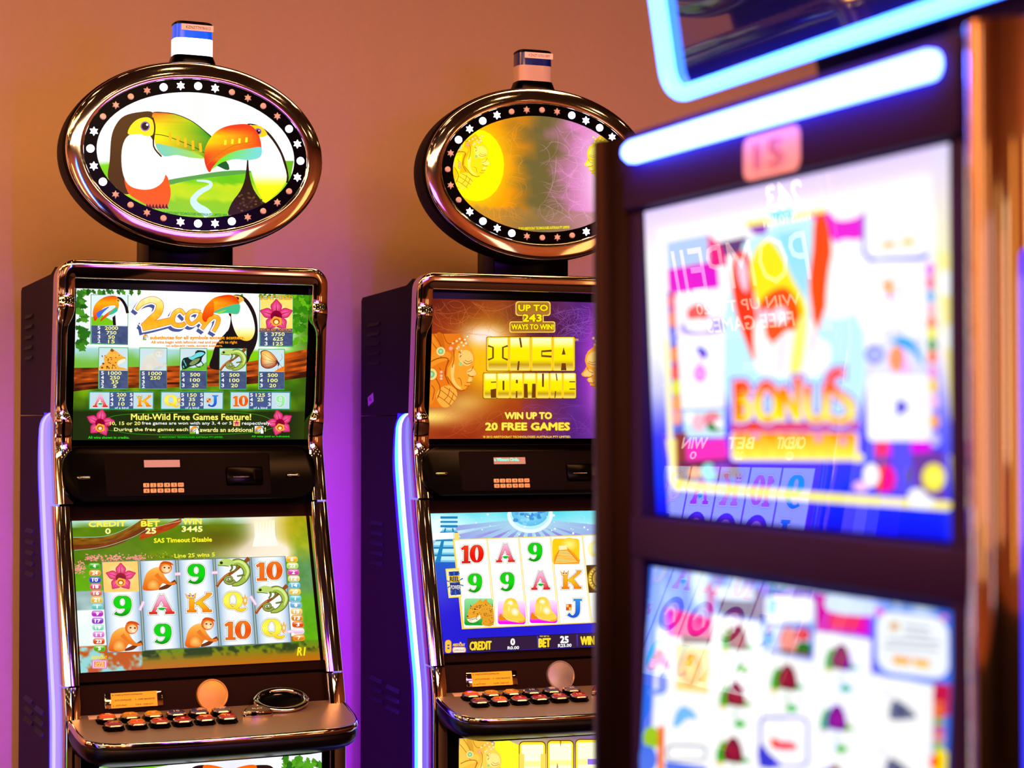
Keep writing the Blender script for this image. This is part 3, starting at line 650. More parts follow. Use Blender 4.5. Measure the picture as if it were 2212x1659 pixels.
    for y in (52,57,61): A.ell(*B(X(24), y), 3.4*scale, 3.0*scale, (240,110,60), (255,230,190))
def bubble_text(A, s, x0, y0, x1, y1, hgt):
    n = len(s); w = (x1-x0)/n
    for g, c in ((9,(60,25,10)),(5,(255,200,30))):
        for i in range(n): A.rect(x0+i*w-g+2, y0-g, x0+(i+1)*w+g-2, y1+g, c, r=14)
    gold = (lambda x, y: ramp([(0,(255,255,210)),(.22,(255,250,140)),(.3,(255,238,0)),(.7,(250,232,0)),(.82,(200,150,20)),(1,(255,235,120))], (y-y0)/(y1-y0)))
    for i, ch in enumerate(s):
        a = x0+i*w+w*.05; b = x0+(i+1)*w-w*.05; m = (a+b)/2; h = y1-y0; q = w*.9
        A.rect(a, y0, b, y1, (250,225,40), r=12)
        for j in range(12):
            ya, yb = y0+4+(h-8)*j/12, y0+4+(h-8)*(j+1)/12
            A.quad([(a+4,ya),(b-4,ya),(b-4,yb),(a+4,yb)], gold)
        D = (110,60,15)
        def cut(P, ww=q*.09): A.line(P, ww, D)
        Y = lambda t: y0+h*t
        if ch == 'I': cut([(a,Y(.25)),(a+q*.25,Y(.30)),(a+q*.25,Y(.62)),(a,Y(.68))]); cut([(b,Y(.25)),(b-q*.25,Y(.30)),(b-q*.25,Y(.62)),(b,Y(.68))])
        if ch == 'N': cut([(m,Y(0)),(m+q*.08,Y(.3))]); cut([(m-q*.05,Y(.72)),(m-q*.1,Y(1))])
        if ch == 'C': cut([(b,Y(.40)),(m,Y(.42)),(m,Y(.56)),(b,Y(.58))], q*.1)
        if ch == 'A': A.poly([(m,Y(.3)),(m+q*.1,Y(.52)),(m-q*.1,Y(.52))], D); A.poly([(m-q*.1,Y(.78)),(m+q*.1,Y(.78)),(m+q*.14,Y(1)),(m-q*.14,Y(1))], D)
        if ch == 'F': cut([(b,Y(.35)),(m+q*.05,Y(.36))]); A.poly([(b,Y(.62)),(b,Y(1)),(m+q*.05,Y(1)),(m+q*.02,Y(.66))], D)
        if ch == 'O': A.rect(m-q*.08, Y(.3), m+q*.08, Y(.68), D)
        if ch == 'R': A.rect(m-q*.06, Y(.26), m+q*.1, Y(.4), D); A.poly([(m-q*.05,Y(.72)),(m+q*.06,Y(.72)),(m+q*.06,Y(1)),(m-q*.08,Y(1))], D)
        if ch == 'T': A.poly([(a,Y(.42)),(m-q*.2,Y(.42)),(m-q*.16,Y(1)),(a,Y(1))], D); A.poly([(b,Y(.42)),(m+q*.2,Y(.42)),(m+q*.16,Y(1)),(b,Y(1))], D)
        if ch == 'U': A.rect(m-q*.08, Y(0), m+q*.08, Y(.55), D)
        if ch == 'E': cut([(b,Y(.34)),(m,Y(.34))]); cut([(b,Y(.64)),(m,Y(.64))])
def inca_bg(u, v, k=1.0):
    n = fbm(u*6+1, v*6)
    c = mixc((150,45,15), (70,25,110), min(1, max(0, (u-.42)*3.5)))
    c = mixc(c, (40,10,30), .7*exp(-((u-.45)/.22)**2-((v-.12)/.22)**2)); c = mixc(c, (60,15,20), .5*exp(-((u)/.2)**2-((v-.02)/.15)**2))
    g = exp(-((u-.27)/.14)**2-((v-.42)/.26)**2); c = mixc(c, (255,190,10), min(1, g*1.3)); g = exp(-((u-.25)/.09)**2-((v-.26)/.07)**2); c = mixc(c, (255,240,225), min(1, g*1.2))
    g = exp(-((u-.0)/.16)**2-((v-.84)/.06)**2)+.6*exp(-((u-.17)/.1)**2-((v-.74)/.07)**2); c = mixc(c, (255,225,110), min(1, g))
    g = exp(-((u-.83)/.10)**2-((v-.45)/.42)**2); c = mixc(c, (200,60,230), min(1, g*1.1)); g = exp(-((u-.87)/.06)**2-((v-.68)/.16)**2); c = mixc(c, (255,235,255), min(1, g))
    return mixc(c, (255,140,60) if u < .45 else (170,100,220), .35*(n-.25))
def art_inca_title():
    A = Art([(228.6,336),(2069,381),(2016,1589),(184.6,1593)], RX0, RX1, 0, -RH)
    A.bg(inca_bg, 80, 56)
    wisps(A, 70, (215,1100), (350,700), (215,85,40), 11, 4.5, 520); wisps(A, 40, (215,1000), (350,640), (240,150,80), 12, 4, 420)
    wisps(A, 90, (1250,2040), (380,720), (160,90,205), 13, 5, 480); wisps(A, 40, (1250,1900), (380,700), (200,140,235), 14, 4, 400)
    wisps(A, 60, (200,1000), (1300,1590), (225,110,60), 15, 4, 420); wisps(A, 70, (1000,1990), (1260,1590), (160,80,190), 16, 4, 420)
    face_profile(A, box_map(196,650,630,1310), False, (235,120,20), (248,160,40), (170,70,5), 5)
    face_profile(A, box_map(1553,665,2060,1310), True, (235,125,25), (248,160,45), (170,70,5), 5)
    face = (lambda x, y: mixc((200,120,20),(235,170,40),(y-360)/250))
    for g, c in ((8,(255,215,90)),(0,(175,115,45))):
        A.rect(972-g,368-g,1270+g,482+g,c,r=26); A.rect(1036-g,460-g,1208+g,560+g,c,r=20); A.rect(918-g,548-g,1312+g,632+g,c,r=18)
    A.text('UP TO', 992,392,1252,446,(255,235,0),.06,edge=(.04,(120,50,10))); A.text('243', 1030,478,1196,540,(255,238,0),.06,edge=(.04,(120,50,10))); A.text('WAYS TO WIN!', 928,566,1306,612,(255,238,0),.05,edge=(.04,(120,50,10)))
    bubble_text(A, 'INCA', 708,685,1492,978,0); bubble_text(A, 'FORTUNE', 678,1006,1502,1224,0)
    A.text('TM', 1490,695,1522,715,(255,190,60),.02)
    A.text('WIN UP TO', 868,1355,1284,1412,(255,235,90),.07,edge=(.05,(150,60,20))); A.text('20 FREE GAMES', 694,1448,1444,1512,(255,235,70),.07,edge=(.05,(150,60,20)))
    A.text('© 2012 ARISTOCRAT TECHNOLOGIES AUSTRALIA PTY LIMITED.', 672,1563,1456,1582,(250,220,60),.03)
    return A.mesh('sun_god_title_picture')
def pyramid(A, x, y, w, h, c1, c2):
    for i in range(9):
        t = i/9; A.quad([(x-w*(.25+.75*t)/2, y+h*(.25+.75*t)), (x+w*(.25+.75*t)/2, y+h*(.25+.75*t)), (x+w*(.25+.75*(t+.055))/2, y+h*(.25+.75*(t+.055))), (x-w*(.25+.75*(t+.055))/2, y+h*(.25+.75*(t+.055)))], c1 if i % 2 else c2)
        A.quad([(x-w*(.25+.75*t)/2, y+h*(.25+.75*(t+.055))), (x+w*(.25+.75*t)/2, y+h*(.25+.75*(t+.055))), (x+w*(.25+.75*(t+.11))/2, y+h*(.25+.75*(t+.11))), (x-w*(.25+.75*(t+.11))/2, y+h*(.25+.75*(t+.11)))], c2 if i % 2 else mixc(c1,c2,.6))
    A.line([(x-w*.07,y+h*.26),(x-w*.22,y+h)], [w*.03,w*.10], c1); A.line([(x+w*.07,y+h*.26),(x+w*.22,y+h)], [w*.03,w*.10], c1)
    A.rect(x-w*.15,y+h*.02,x+w*.15,y+h*.24,c2); A.rect(x-w*.17,y,x+w*.17,y+h*.05,c1); A.rect(x-w*.17,y+h*.10,x+w*.17,y+h*.14,c1); A.rect(x-w*.17,y+h*.19,x+w*.17,y+h*.24,c1)
def art_reels_inca():
    A = Art([(138,119.5),(2253,83.4),(2442,1458),(282,1554.6)], RX0, RX1, 0, -RH)
    def bgc(u, v):
        n = fbm(u*10, v*9)
        c = ramp([(0,(60,215,235)),(.1,(150,235,245)),(.17,(120,140,225)),(.3,(25,110,200)),(.5,(10,60,215)),(.7,(25,20,215)),(1,(35,30,205))], v)
        if v < .3: c = mixc(c, (235,255,255), min(1, .9*exp(-((u-.0)/.18)**2-((v-.1)/.12)**2) + .4*n)); c = mixc(c, (150,120,220), .8*exp(-((u-.3)/.08)**2-((v-.17)/.05)**2)+.7*exp(-((u-.6)/.1)**2-((v-.17)/.06)**2))
        return c
    A.bg(bgc, 72, 60)
    for k in range(12): A.line([(1160,180),(1160+900*cos(.25+k*.24),180+420*sin(.25+k*.24))], [20,60], (lambda x, y: mixc((170,225,240),(150,150,225),abs(x-1160)/900)))
    A.ell(1160,130,235,190,(235,255,255)); A.ell(1160,120,205,165,(190,240,255)); A.ell(1160,105,190,145,(90,190,235),(150,225,245))
    rnd = random.Random(4)
    for i in range(26): A.ell(1160+rnd.gauss(0,80), 110+rnd.gauss(20,45), rnd.uniform(10,34), rnd.uniform(8,24), mixc((40,130,215),(150,225,245),rnd.random()), n=9)
    for i in range(40): r = rnd.uniform(2,11)*(rnd.random()+.3); A.ell(rnd.uniform(400,1900), rnd.uniform(130,370), r, r, (245,250,255), n=8)
    pyramid(A, 330,150,520,470,(20,130,190),(190,240,250)); A.quad([(150,322),(384,314),(388,378),(160,392)], (250,253,255)); A.quad([(368,318),(384,316),(387,378),(376,380)], (200,235,250)); pyramid(A, 1980,120,340,430,(60,150,190),(220,250,250))
    # reels
    A.quad([(368,385),(2170,325),(2262,1220),(462,1306)], (255,215,60)); A.quad([(382,392),(2160,335),(2252,1212),(484,1292)], (255,250,225))
    A.quad([(384,320),(430,318),(434,395),(388,397)], (255,220,110)); 
    cols = [((398,396),(708,384),(778,1270),(492,1284)),((730,384),(1034,374),(1112,1256),(822,1268)),((1056,374),(1356,364),(1440,1242),(1150,1256)),((1380,362),(1684,352),(1770,1228),(1478,1242)),((1704,352),(2010,342),(2090,1215),(1800,1228))]
    for q in cols: A.quad(q, (255,255,255))
    for i in range(4):
        a, b = cols[i], cols[i+1]
        for t, w in ((.25,5),(.7,6)):
            A.line([(a[1][0]+(b[0][0]-a[1][0])*t, a[1][1]), (a[2][0]+(b[3][0]-a[2][0])*t, a[2][1])], w, (250,215,110))
    symbol(A,'10',448,432,684,640,-.02,'10r'); symbol(A,'A',800,424,1010,628,-.02); symbol(A,'9',1110,412,1310,616)
    A.poly(rr_outline(1388,1664,378,640,34,5), (250,205,20)); A.ell(1560,440,90,70,(250,205,20),(255,250,130)); 
    A.poly([(1400,640),(1408,560),(1470,470),(1540,470),(1600,520),(1672,600),(1660,638)], (250,160,30))
    for i in range(8): A.line([(1448-i*5,512+i*16),(1560+i*12,508+i*15)], 6, (255,245,150))
    A.quad([(1452,455),(1532,450),(1540,490),(1458,498)], (255,240,180)); A.line([(1455,500),(1412,610)], 7, (235,110,20)); A.line([(1545,495),(1650,612)], 7, (235,110,20))
    symbol(A,'Q',1738,398,1950,588,pale=.45)
    symbol(A,'9',496,726,692,934); symbol(A,'9',826,714,1022,920); symbol(A,'A',1160,706,1370,910,-.02); symbol(A,'K',1460,700,1690,902,-.02)
    A.quad([(1732,652),(2032,640),(2056,924),(1760,936)], (90,60,10)); A.ell(1890,788,145,140,(180,120,20),(250,215,90)); 
    for rr, c in ((132,(255,220,70)),(104,(120,70,10)),(92,(250,200,60)),(60,(140,90,20)),(50,(255,225,120))): A.ell(1890,788,rr,rr,c)
    for k in range(24): A.line([(1890+98*cos(k*pi/12),788+98*sin(k*pi/12)),(1890+128*cos(k*pi/12),788+128*sin(k*pi/12))], 7, (130,80,10))
    A.ell(1890,788,20,34,(255,190,40),(255,250,200))
    # jaguar tile, gold bells
    A.poly(rr_outline(484,778,992,1268,26,5), (lambda x, y: mixc((150,230,160),(10,160,40),(y-992)/270)))
    A.poly([(508,1180),(520,1150),(530,1100),(566,1062),(620,1024),(650,998),(668,1022),(712,998),(724,1030),(760,1060),(782,1110),(782,1264),(668,1264),(672,1210),(650,1200),(600,1234),(560,1240),(520,1222)], (lambda x, y: mixc((250,190,60),(215,130,20),fbm(x*.03,y*.03))), 3)
    A.poly([(512,1200),(560,1196),(620,1180),(640,1160),(650,1196),(600,1232),(545,1238)], (255,245,215), 3)
    for i in range(90): A.ell(rnd.uniform(540,775), rnd.uniform(1040,1250) if rnd.random() > .4 else rnd.uniform(1050,1150), rnd.uniform(3,6), rnd.uniform(3,5), (80,40,10), n=6)
    A.line([(512,1196),(560,1206),(610,1196)], 5, (60,30,10), smooth=3); A.ell(590,1102,10,7,(40,30,10)); A.ell(516,1176,9,8,(90,50,40))
    for dx, dy in ((0,0),(326,-12)):
        A.poly(rr_outline(826+dx,1110+dx,1018+dy,1258+dy,26,5), (lambda x, y: ramp([(1010,(255,240,255)),(1140,(245,160,250)),(1250,(250,0,240))], y-dy)))
        A.poly([(880+dx,1180+dy),(886+dx,1060+dy),(910+dx,1005+dy),(955+dx,988+dy),(1005+dx,1005+dy),(1034+dx,1060+dy),(1046+dx,1120+dy),(1090+dx,1170+dy),(1104+dx,1210+dy),(1060+dx,1240+dy),(980+dx,1232+dy),(920+dx,1214+dy)], (lambda x, y: mixc((252,190,30),(255,235,120),fbm(x*.03,y*.03))), 4)
        A.ell(955+dx,1040+dy,32,26,(255,235,130),(255,255,240)); A.ell(1000+dx,1130+dy,48,40,(255,225,90),(255,255,250), rot=.9); A.ell(940+dx,1100+dy,18,50,(255,215,60),(255,245,160))
        A.poly([(838+dx,1216+dy),(846+dx,1150+dy),(880+dx,1166+dy),(900+dx,1196+dy),(910+dx,1216+dy)], (235,130,10), 2); A.line([(860+dx,1160+dy),(930+dx,1200+dy),(1020+dx,1232+dy),(1090+dx,1226+dy),(1106+dx,1196+dy)], [8,12,16,18,8], (250,170,20), smooth=4); A.line([(880+dx,1176+dy),(960+dx,1214+dy),(1040+dx,1234+dy)], 5, (255,250,190), smooth=4)
    symbol(A,'J',1506,988,1714,1196); symbol(A,'9',1822,968,2010,1176)
    # side plaque
    A.quad([(290,690),(430,682),(456,980),(322,990)], (255,225,80)); A.quad([(306,706),(424,700),(446,966),(334,974)], (255,245,200)); A.quad([(322,720),(426,714),(448,954),(344,962)], (10,50,140))
    for k in range(10): A.line([(385,838),(385+90*cos(k*.63+.2),838+125*sin(k*.63+.2))], [2,14], (30,110,215))
    A.quad([(326,765),(432,758),(438,824),(334,832)], (250,210,40)); A.text('REEL', 336,772,430,818,(30,40,90),.05); A.quad([(334,846),(436,838),(442,906),(346,912)], (20,40,110)); A.text('POWER', 344,858,440,900,(240,245,255),.01)
    # bottom bar
    A.quad([(512,1400),(2240,1326),(2262,1470),(520,1548)], (48,26,60)); A.quad([(512,1400),(2240,1326),(2241,1332),(512,1407)], (25,10,35))
    A.quad([(1226,1378),(1240,1377),(1244,1500),(1232,1501)], (70,50,190)); A.quad([(1630,1362),(1642,1361),(1644,1482),(1634,1483)], (70,50,190))
    gold = (lambda x, y: mixc((255,240,60),(250,200,10),fbm(x*.02,y*.05)))
    A.text('CREDIT', 540,1440,758,1524,gold,.05,slope=-.045); A.text('0', 958,1406,998,1470,(255,255,255),.07); A.text('R0.00', 926,1486,1042,1516,(255,255,255),.05,slope=-.04)
    A.text('MAX BET IN', 1254,1374,1348,1388,(250,215,50),.03); A.text('BET', 1246,1408,1362,1492,gold,.06,slope=-.045); A.text('25', 1466,1382,1546,1448,(255,255,255),.07); A.text('R25.00', 1442,1462,1578,1494,(255,255,255),.05,slope=-.04)
    A.text('WIN', 1674,1388,1812,1470,gold,.06,slope=-.045); A.text('100', 1914,1370,2040,1432,(255,255,255),.06); A.text('R100.00', 1886,1442,2050,1474,(255,255,255),.05); A.text('Thank you', 1916,1308,2080,1334,(255,255,255),.03)
    A.rect(284,1418,350,1556,(250,160,30),r=30); A.rect(290,1424,344,1550,(255,200,60),r=26); A.rect(308,1466,330,1482,(60,80,180)); A.rect(308,1496,330,1512,(60,80,180))
    A.text('ARISTOCRAT', 364,1456,488,1482,(255,200,40),.05); A.ell(442,1448,10,8,(255,200,40)); A.rect(360,1490,498,1552,(250,170,40),r=22); A.rect(368,1498,490,1544,(255,245,215),r=18); A.text('GAME RULES', 376,1514,482,1532,(190,120,170),.03)
    return A.mesh('reels_on_blue_picture')
def ov_quad(which): return [(238.9,422.2),(1542.9,522.6),(1540.7,1403.8),(234.5,1347.4)] if which == 1 else [(302.9,401.5),(1580.6,482.9),(1581.9,1396.9),(302,1351.2)]
OVC = (-0.0095, 1.982)
def oval_bg(A, col, nr=10, nt=64, a=.200, b=.1245):
    A.bgf = lambda u, v: col(.5+(A.box[0]+u*(A.box[1]-A.box[0])-OVC[0])/(2*a), .5-(A.box[3]-v*(A.box[3]-A.box[2])-OVC[1])/(2*b))
    V = [OVC]; C = [col(.5, .5)]; F = []
    for r in range(1, nr+1):
        for t in range(nt):
            x = a*r/nr*cos(2*pi*t/nt); z = b*r/nr*sin(2*pi*t/nt)
            V.append((OVC[0]+x, OVC[1]+z)); C.append(col(.5+x/(2*a), .5-z/(2*b)))
    for t in range(nt): F.append((0, 1+t, 1+(t+1) % nt))
    for r in range(nr-1):
        for t in range(nt):
            p = 1+r*nt+t; q = 1+r*nt+(t+1) % nt; F.append((p, q, q+nt, p+nt))
    A._add(V, F, C, raw=True)
def clip_oval(A, a=.1995, b=.1240):
    for i, (x, y, z) in enumerate(A.V):
        dx, dz = x-OVC[0], z-OVC[1]; k = math.hypot(dx/a, dz/b)
        if k > 1: A.V[i] = (OVC[0]+dx/k, y, OVC[1]+dz/k)
def art_topper_toucans():
    A = Art(ov_quad(1), -.2295, .2105, 2.132, 1.832)
    def bgc(u, v):
        n = fbm(u*9, v*9); c = mixc((255,255,255), (225,245,225), max(0, .7-abs(u-.5)*3) if v < .5 else .2)
        if v > .60:
            c = mixc((150,225,20), (95,190,10), n) if v < .72 else mixc((150,215,20), (225,225,20), n)
            if v > .86: c = mixc(c, (110,190,20), .6)
        return c
    oval_bg(A, bgc, 16, 72)
    A.poly([(600,1110),(760,1085),(900,1055),(1000,1040),(1200,1020),(1200,900),(600,900)], (245,252,248)); A.poly([(640,1095),(760,1068),(900,1045),(1050,1022),(1200,1016),(1200,1035),(900,1068),(700,1110)], (90,160,70), 3)
    A.poly([(1430,960),(1480,960),(1480,1060),(1440,1080)], (110,180,30))
    A.line([(900,1078),(950,1080),(985,1092),(975,1115),(930,1140),(895,1168),(880,1200),(905,1235),(950,1262),(975,1295)], [10,16,18,26,30,32,40,46,50,56], (205,235,240), smooth=4)
    # left bird
    A.poly([(370,1060),(380,960),(390,820),(420,740),(470,690),(560,668),(640,672),(650,760),(640,880),(690,935),(650,1000),(560,1120),(480,1160),(420,1120)], (78,45,5), 4)
    A.poly([(470,1060),(540,1110),(640,1120),(712,1040),(742,1120),(742,1180),(715,1240),(640,1240),(560,1200),(490,1150)], (245,90,10), 3)
    for k in range(7): A.poly([(590+k*20,1240),(600+k*20,1214),(612+k*20,1248)], (90,30,30))
    A.poly([(452,900),(480,820),(540,790),(610,800),(650,860),(690,935),(716,1000),(700,1080),(640,1125),(560,1130),(490,1100),(456,1020)], (255,255,252), 4)
    A.poly([(490,800),(505,750),(550,710),(610,700),(640,730),(640,800),(600,812),(560,800)], (255,228,30), 4)
    A.ell(592,753,28,29,(150,90,190)); A.ell(592,753,21,22,(20,10,20)); A.ell(604,744,7,7,(255,255,255))
    bk = (lambda x, y: ramp([(0,(225,100,20)),(.1,(250,140,20)),(.3,(255,225,0)),(.6,(250,240,0)),(.8,(255,210,20)),(1,(230,190,30))], (y-668)/250) if x < 780 else mixc(ramp([(0,(180,200,20)),(.5,(255,240,0)),(1,(255,220,20))],(y-700)/220), (20,150,30), min(1, max(0,(x-860)/110))))
    A.poly([(640,672),(720,672),(800,690),(880,730),(950,780),(996,830),(960,900),(940,945),(880,935),(800,905),(700,928),(655,870),(640,760)], bk, 5)
    A.poly([(655,860),(720,868),(820,890),(900,915),(945,945),(860,940),(780,925),(700,930)], (lambda x, y: mixc((120,205,190),(170,220,60),(x-700)/240)), 4)
    A.line([(645,800),(720,812),(820,850),(900,885),(950,915)], 4, (60,40,10), smooth=4); A.line([(636,700),(650,760),(642,870),(690,935)], 9, (50,20,5), smooth=4); A.line([(640,670),(760,678),(880,728),(990,820)], 5, (60,40,10), smooth=4)
    for k in range(5): A.line([(740+k*45,790+k*16),(745+k*45,850+k*14)], 16, (255,190,20))
    A.poly([(1010,980),(1075,960),(1096,1010),(1070,1012),(1035,995)], (20,90,40), 2)
    # right bird
    A.poly([(1205,930),(1215,1040),(1240,1130),(1290,1200),(1310,1215),(1270,1260),(1190,1290),(1090,1285),(1110,1210),(1160,1140),(1190,1060)], (45,25,5), 3)
    for k in range(30): A.ell(1180+random.Random(k).gauss(30,34), 1200+random.Random(k+50).gauss(0,28), 9,6, mixc((110,70,20),(60,40,30),(k % 5)/4), n=6)
    A.poly([(1200,745),(1260,745),(1330,790),(1390,870),(1430,960),(1450,1060),(1436,1090),(1380,1000),(1300,830)], (40,22,5), 4)
    A.poly([(1200,760),(1260,760),(1320,800),(1380,880),(1415,960),(1436,1080),(1350,1180),(1310,1212),(1270,1150),(1235,1060),(1215,960)], (lambda x, y: ramp([(900,(255,255,255)),(1050,(255,252,235)),(1110,(255,240,20)),(1250,(225,230,0))], y)), 4)
    A.poly([(1215,750),(1280,752),(1322,800),(1290,818),(1260,812),(1230,780)], (255,205,20), 3)
    A.ell(1265,785,22,20,(150,100,190)); A.ell(1267,786,13,13,(20,10,30)); A.ell(1272,780,4,4,(255,255,255))
    bk2 = (lambda x, y: ramp([(0,(235,60,20)),(.12,(250,120,10)),(.35,(255,215,0)),(.6,(255,205,0)),(.85,(250,110,10)),(1,(225,50,20))], min(1, max(0, (y-745)/230 + (1020-x)/500))))
    A.poly([(944,930),(955,870),(1000,800),(1060,760),(1140,742),(1215,745),(1262,790),(1285,860),(1280,935),(1220,955),(1130,950),(1050,970),(1000,1000),(975,1028),(952,985)], bk2, 5)
    A.poly([(1284,880),(1280,935),(1215,955),(1130,950),(1050,970),(985,1015),(1040,950),(1120,905),(1220,885)], (lambda x, y: mixc((120,225,30),(120,215,220),min(1,max(0,(x-1080)/140)))), 4)
    A.line([(960,985),(1030,920),(1120,870),(1240,845)], 4, (200,110,20), smooth=4)
    for k in range(4): A.line([(1070+k*42,865-k*5),(1072+k*42,835-k*5)], 14, (255,240,40))
    A.text('© ARISTOCRAT TECHNOLOGIES AUSTRALIA PTY LIMITED 2009', 700,1262,1080,1278,(20,140,30),.03,slope=.04)
    clip_oval(A); return A.mesh('toucans_picture')
def art_topper_inca():
    A = Art(ov_quad(2), -.2295, .2105, 2.132, 1.832)
    def bgc(u, v):
        n = fbm(u*7, v*7); c = (110,95,50)
        c = mixc(c, (250,140,5), min(1, max(0,(.46-u)*5+.9*(n-.45)))); g = exp(-((u-.12)/.15)**2-((v-.45)/.30)**2)*1.5; c = mixc(c, (255,238,0), min(1,g))
        c = mixc(c, (215,125,185), min(1, max(0,(u-.54)*5+(n-.45)*1.2))); g = exp(-((u-.88)/.12)**2-((v-.5)/.4)**2)*1.2; c = mixc(c, (255,215,245), min(1,g))
        if v > .8: c = mixc(c, (150,120,80), .5)
        return c
    oval_bg(A, bgc, 18, 72)
    wisps(A, 60, (560,860), (560,1250), (255,160,30), 21, 3, 330); wisps(A, 22, (560,860), (560,1250), (255,190,50), 22, 3, 240)
    wisps(A, 60, (930,1330), (560,1240), (245,160,225), 23, 3, 360); wisps(A, 30, (960,1330), (560,1240), (250,200,240), 24, 3, 260)
    A.ell(520,850,185,240,(255,240,0),(255,240,0)); face_profile(A, box_map(340,640,620,1010), False, (240,190,10), (250,225,20), (190,120,5), 2.8)
    face_profile(A, box_map(1235,650,1515,1010), True, (235,190,20), (250,220,30), (190,120,5), 2.8)
    A.text('© 2012 ARISTOCRAT TECHNOLOGIES AUSTRALIA PTY LIMITED', 800,1262,1138,1280,(235,215,0),.04,slope=-.03)
    clip_oval(A); return A.mesh('sun_gods_picture')
def art_belly_toucans():
    A = Art([(363,687),(1883,573),(1880.5,1620),(358,1789)], -.218, .218, .807, .507)
    A.bg(lambda u, v: mixc(mixc((250,252,255),(225,225,245),fbm(u*5,v*5)),(150,210,20),1 if v > .65 else 0), 24, 16)
    A.poly([(363,690),(700,680),(900,660),(600,720),(480,760),(363,800)], (110,190,20), 3)
    rnd = random.Random(8); leafspray(A, [(rnd.uniform(1640,1880), rnd.uniform(590,690), rnd.uniform(60,160), rnd.uniform(50,90)) for i in range(26)]+[(rnd.uniform(1800,1880), rnd.uniform(650,1200), rnd.uniform(120,240), rnd.uniform(50,90)) for i in range(30)], (90,170,30), (40,100,20), 1, 8)
    for x, f in ((1060,1),(1450,-1)):
        A.poly([(x-80,900),(x-90,760),(x-60,690),(x+20,672),(x+100,690),(x+120,800),(x+90,950)], (40,20,15), 4); A.poly([(x-50,950),(x-40,760),(x+60,740),(x+80,950)], (255,255,250), 4)
        A.poly([(x+f*10,684),(x+f*90,676),(x+f*200,720),(x+f*290,830),(x+f*280,870),(x+f*180,820),(x+f*60,800)], (lambda X, Y: mixc((240,90,10),(255,210,20),(Y-676)/100)), 4)
    return A.mesh('toucans_belly_picture')
def art_belly_inca():
    A = Art([(463,981),(2640,847),(2643,2425),(462,2625)], -.228, .218, .812, .507)
    def bgc(u, v):
        c = mixc((250,205,60),(150,110,230), min(1,max(0,(u-.45)*4))); c = mixc(c, (110,90,120), max(0,1-v*6)); return mixc(c, (255,250,190), exp(-((u-.28)/.16)**2-((v-.3)/.25)**2))
    A.bg(bgc, 40, 30); wisps(A, 30, (1100,2600), (960,1020), (160,100,80), 31, 4, 200)
    A.poly([(860,1000),(1120,1060),(1120,1302),(880,1302)], (255,240,40), 2)
    face_profile(A, box_map(470,985,960,1700), False, (240,185,60), (250,205,80), (180,110,20), 5)
    for i, ch in enumerate('INCA'):
        a = 1122+i*305; b = a+278; A.rect(a-8,1012-i*12,b+8,1700,(90,40,10),r=50); A.rect(a,1022-i*12,b,1700,(255,225,30),r=44)
        for j in range(9): A.quad([(a+20,1050-i*12+j*60),(b-20,1048-i*12+j*60),(b-20,1108-i*12+j*60),(a+20,1110-i*12+j*60)], (255,255,215) if j != 3 else (255,250,150))
        if ch == 'I': A.rect(a-4,1150,a+50,1400,(250,215,90)); A.rect(b-50,1150,b+4,1400,(250,215,90))
        if ch == 'N': A.poly([(a+130,1010),(a+140,1080),(a+150,1010)], (190,120,20)); A.poly([(a+115,1302),(a+105,1240),(a+95,1302)], (190,120,20))
        if ch == 'C': A.rect(b-150,1225-20,b+4,1265,(150,110,230)); 
    return A.mesh('sun_god_belly_picture')
def art_volcano_title():
    A = Art([(0,0),(1000,0),(1000,630),(0,630)], RX0, RX1, 0, -RH)
    A.bg(lambda u, v: mixc((10,12,60),(190,60,20), max(0,min(1,fbm(u*5,v*5)*1.3+v*.5-.6))), 40, 26)
    A.text('UP TO', 90,40,300,90,(255,240,220),.04); A.text('243', 100,110,290,200,(255,240,220),.06); A.text('WAYS TO WIN', 70,215,330,250,(255,240,220),.04)
    A.text('POMPEII', 120,280,900,450,(255,205,190),.0); A.text('WIN UP TO 20', 200,490,800,530,(255,230,200),.03); A.text('FREE GAMES', 250,550,750,600,(255,230,200),.03)
    return A.mesh('volcano_title_picture')
def art_volcano_oval():
    A = Art([(0,0),(1000,0),(1000,682),(0,682)], -.2295, .2105, 2.132, 1.832)
    oval_bg(A, lambda u, v: mixc((16,8,40),(120,40,20), max(0,min(1,fbm(u*5,v*5)*1.2-.2))), 8, 48)
    A.text('UP TO', 640,380,800,420,(235,200,150),.04); A.text('243', 650,430,800,490,(235,200,150),.06); A.text('WAYS', 660,500,780,530,(235,200,150),.03); A.text('POMPEII', 170,300,620,470,(250,190,175),.0)
    clip_oval(A); return A.mesh('volcano_oval_picture')
def art_volcano_reels():
    A = Art([(0,0),(1000,0),(1000,630),(0,630)], RX0, RX1, 0, -RH)
    A.bg(lambda u, v: mixc((60,20,15),(150,60,20), fbm(u*5,v*5)), 30, 20)
    for i, (t, n) in enumerate((('WIN','0'),('BET','25'),('CREDIT','0'))): x = 700-i*280; A.text(t, x,20,x+150,60,(255,235,190),.05); A.text(n, x+50,72,x+90,100,(255,235,190),.04)
    A.rect(60,120,940,600,(120,20,60))
    S = [['9','10','K','A','Q'],['J','o','o','o','J'],['o','A','J','9','o']]
    for i in range(5):
        A.rect(70+i*174,128,236+i*174,592,(215,225,225))
        for j in range(3):
            x = 80+i*174; y = 134+j*154; k = S[j][i]
            if k == 'o': A.ell(x+73,y+72,66,66,(90,30,90),(200,70,120)); A.ell(x+73,y+72,40,44,(235,170,200),(180,60,110)); A.line([(x+40,y+100),(x+60,y+60),(x+90,y+50),(x+110,y+80)], 12, (245,235,235), smooth=3)
            else: symbol(A, k, x+14,y+12,x+134,y+136)
    return A.mesh('volcano_reels_picture')
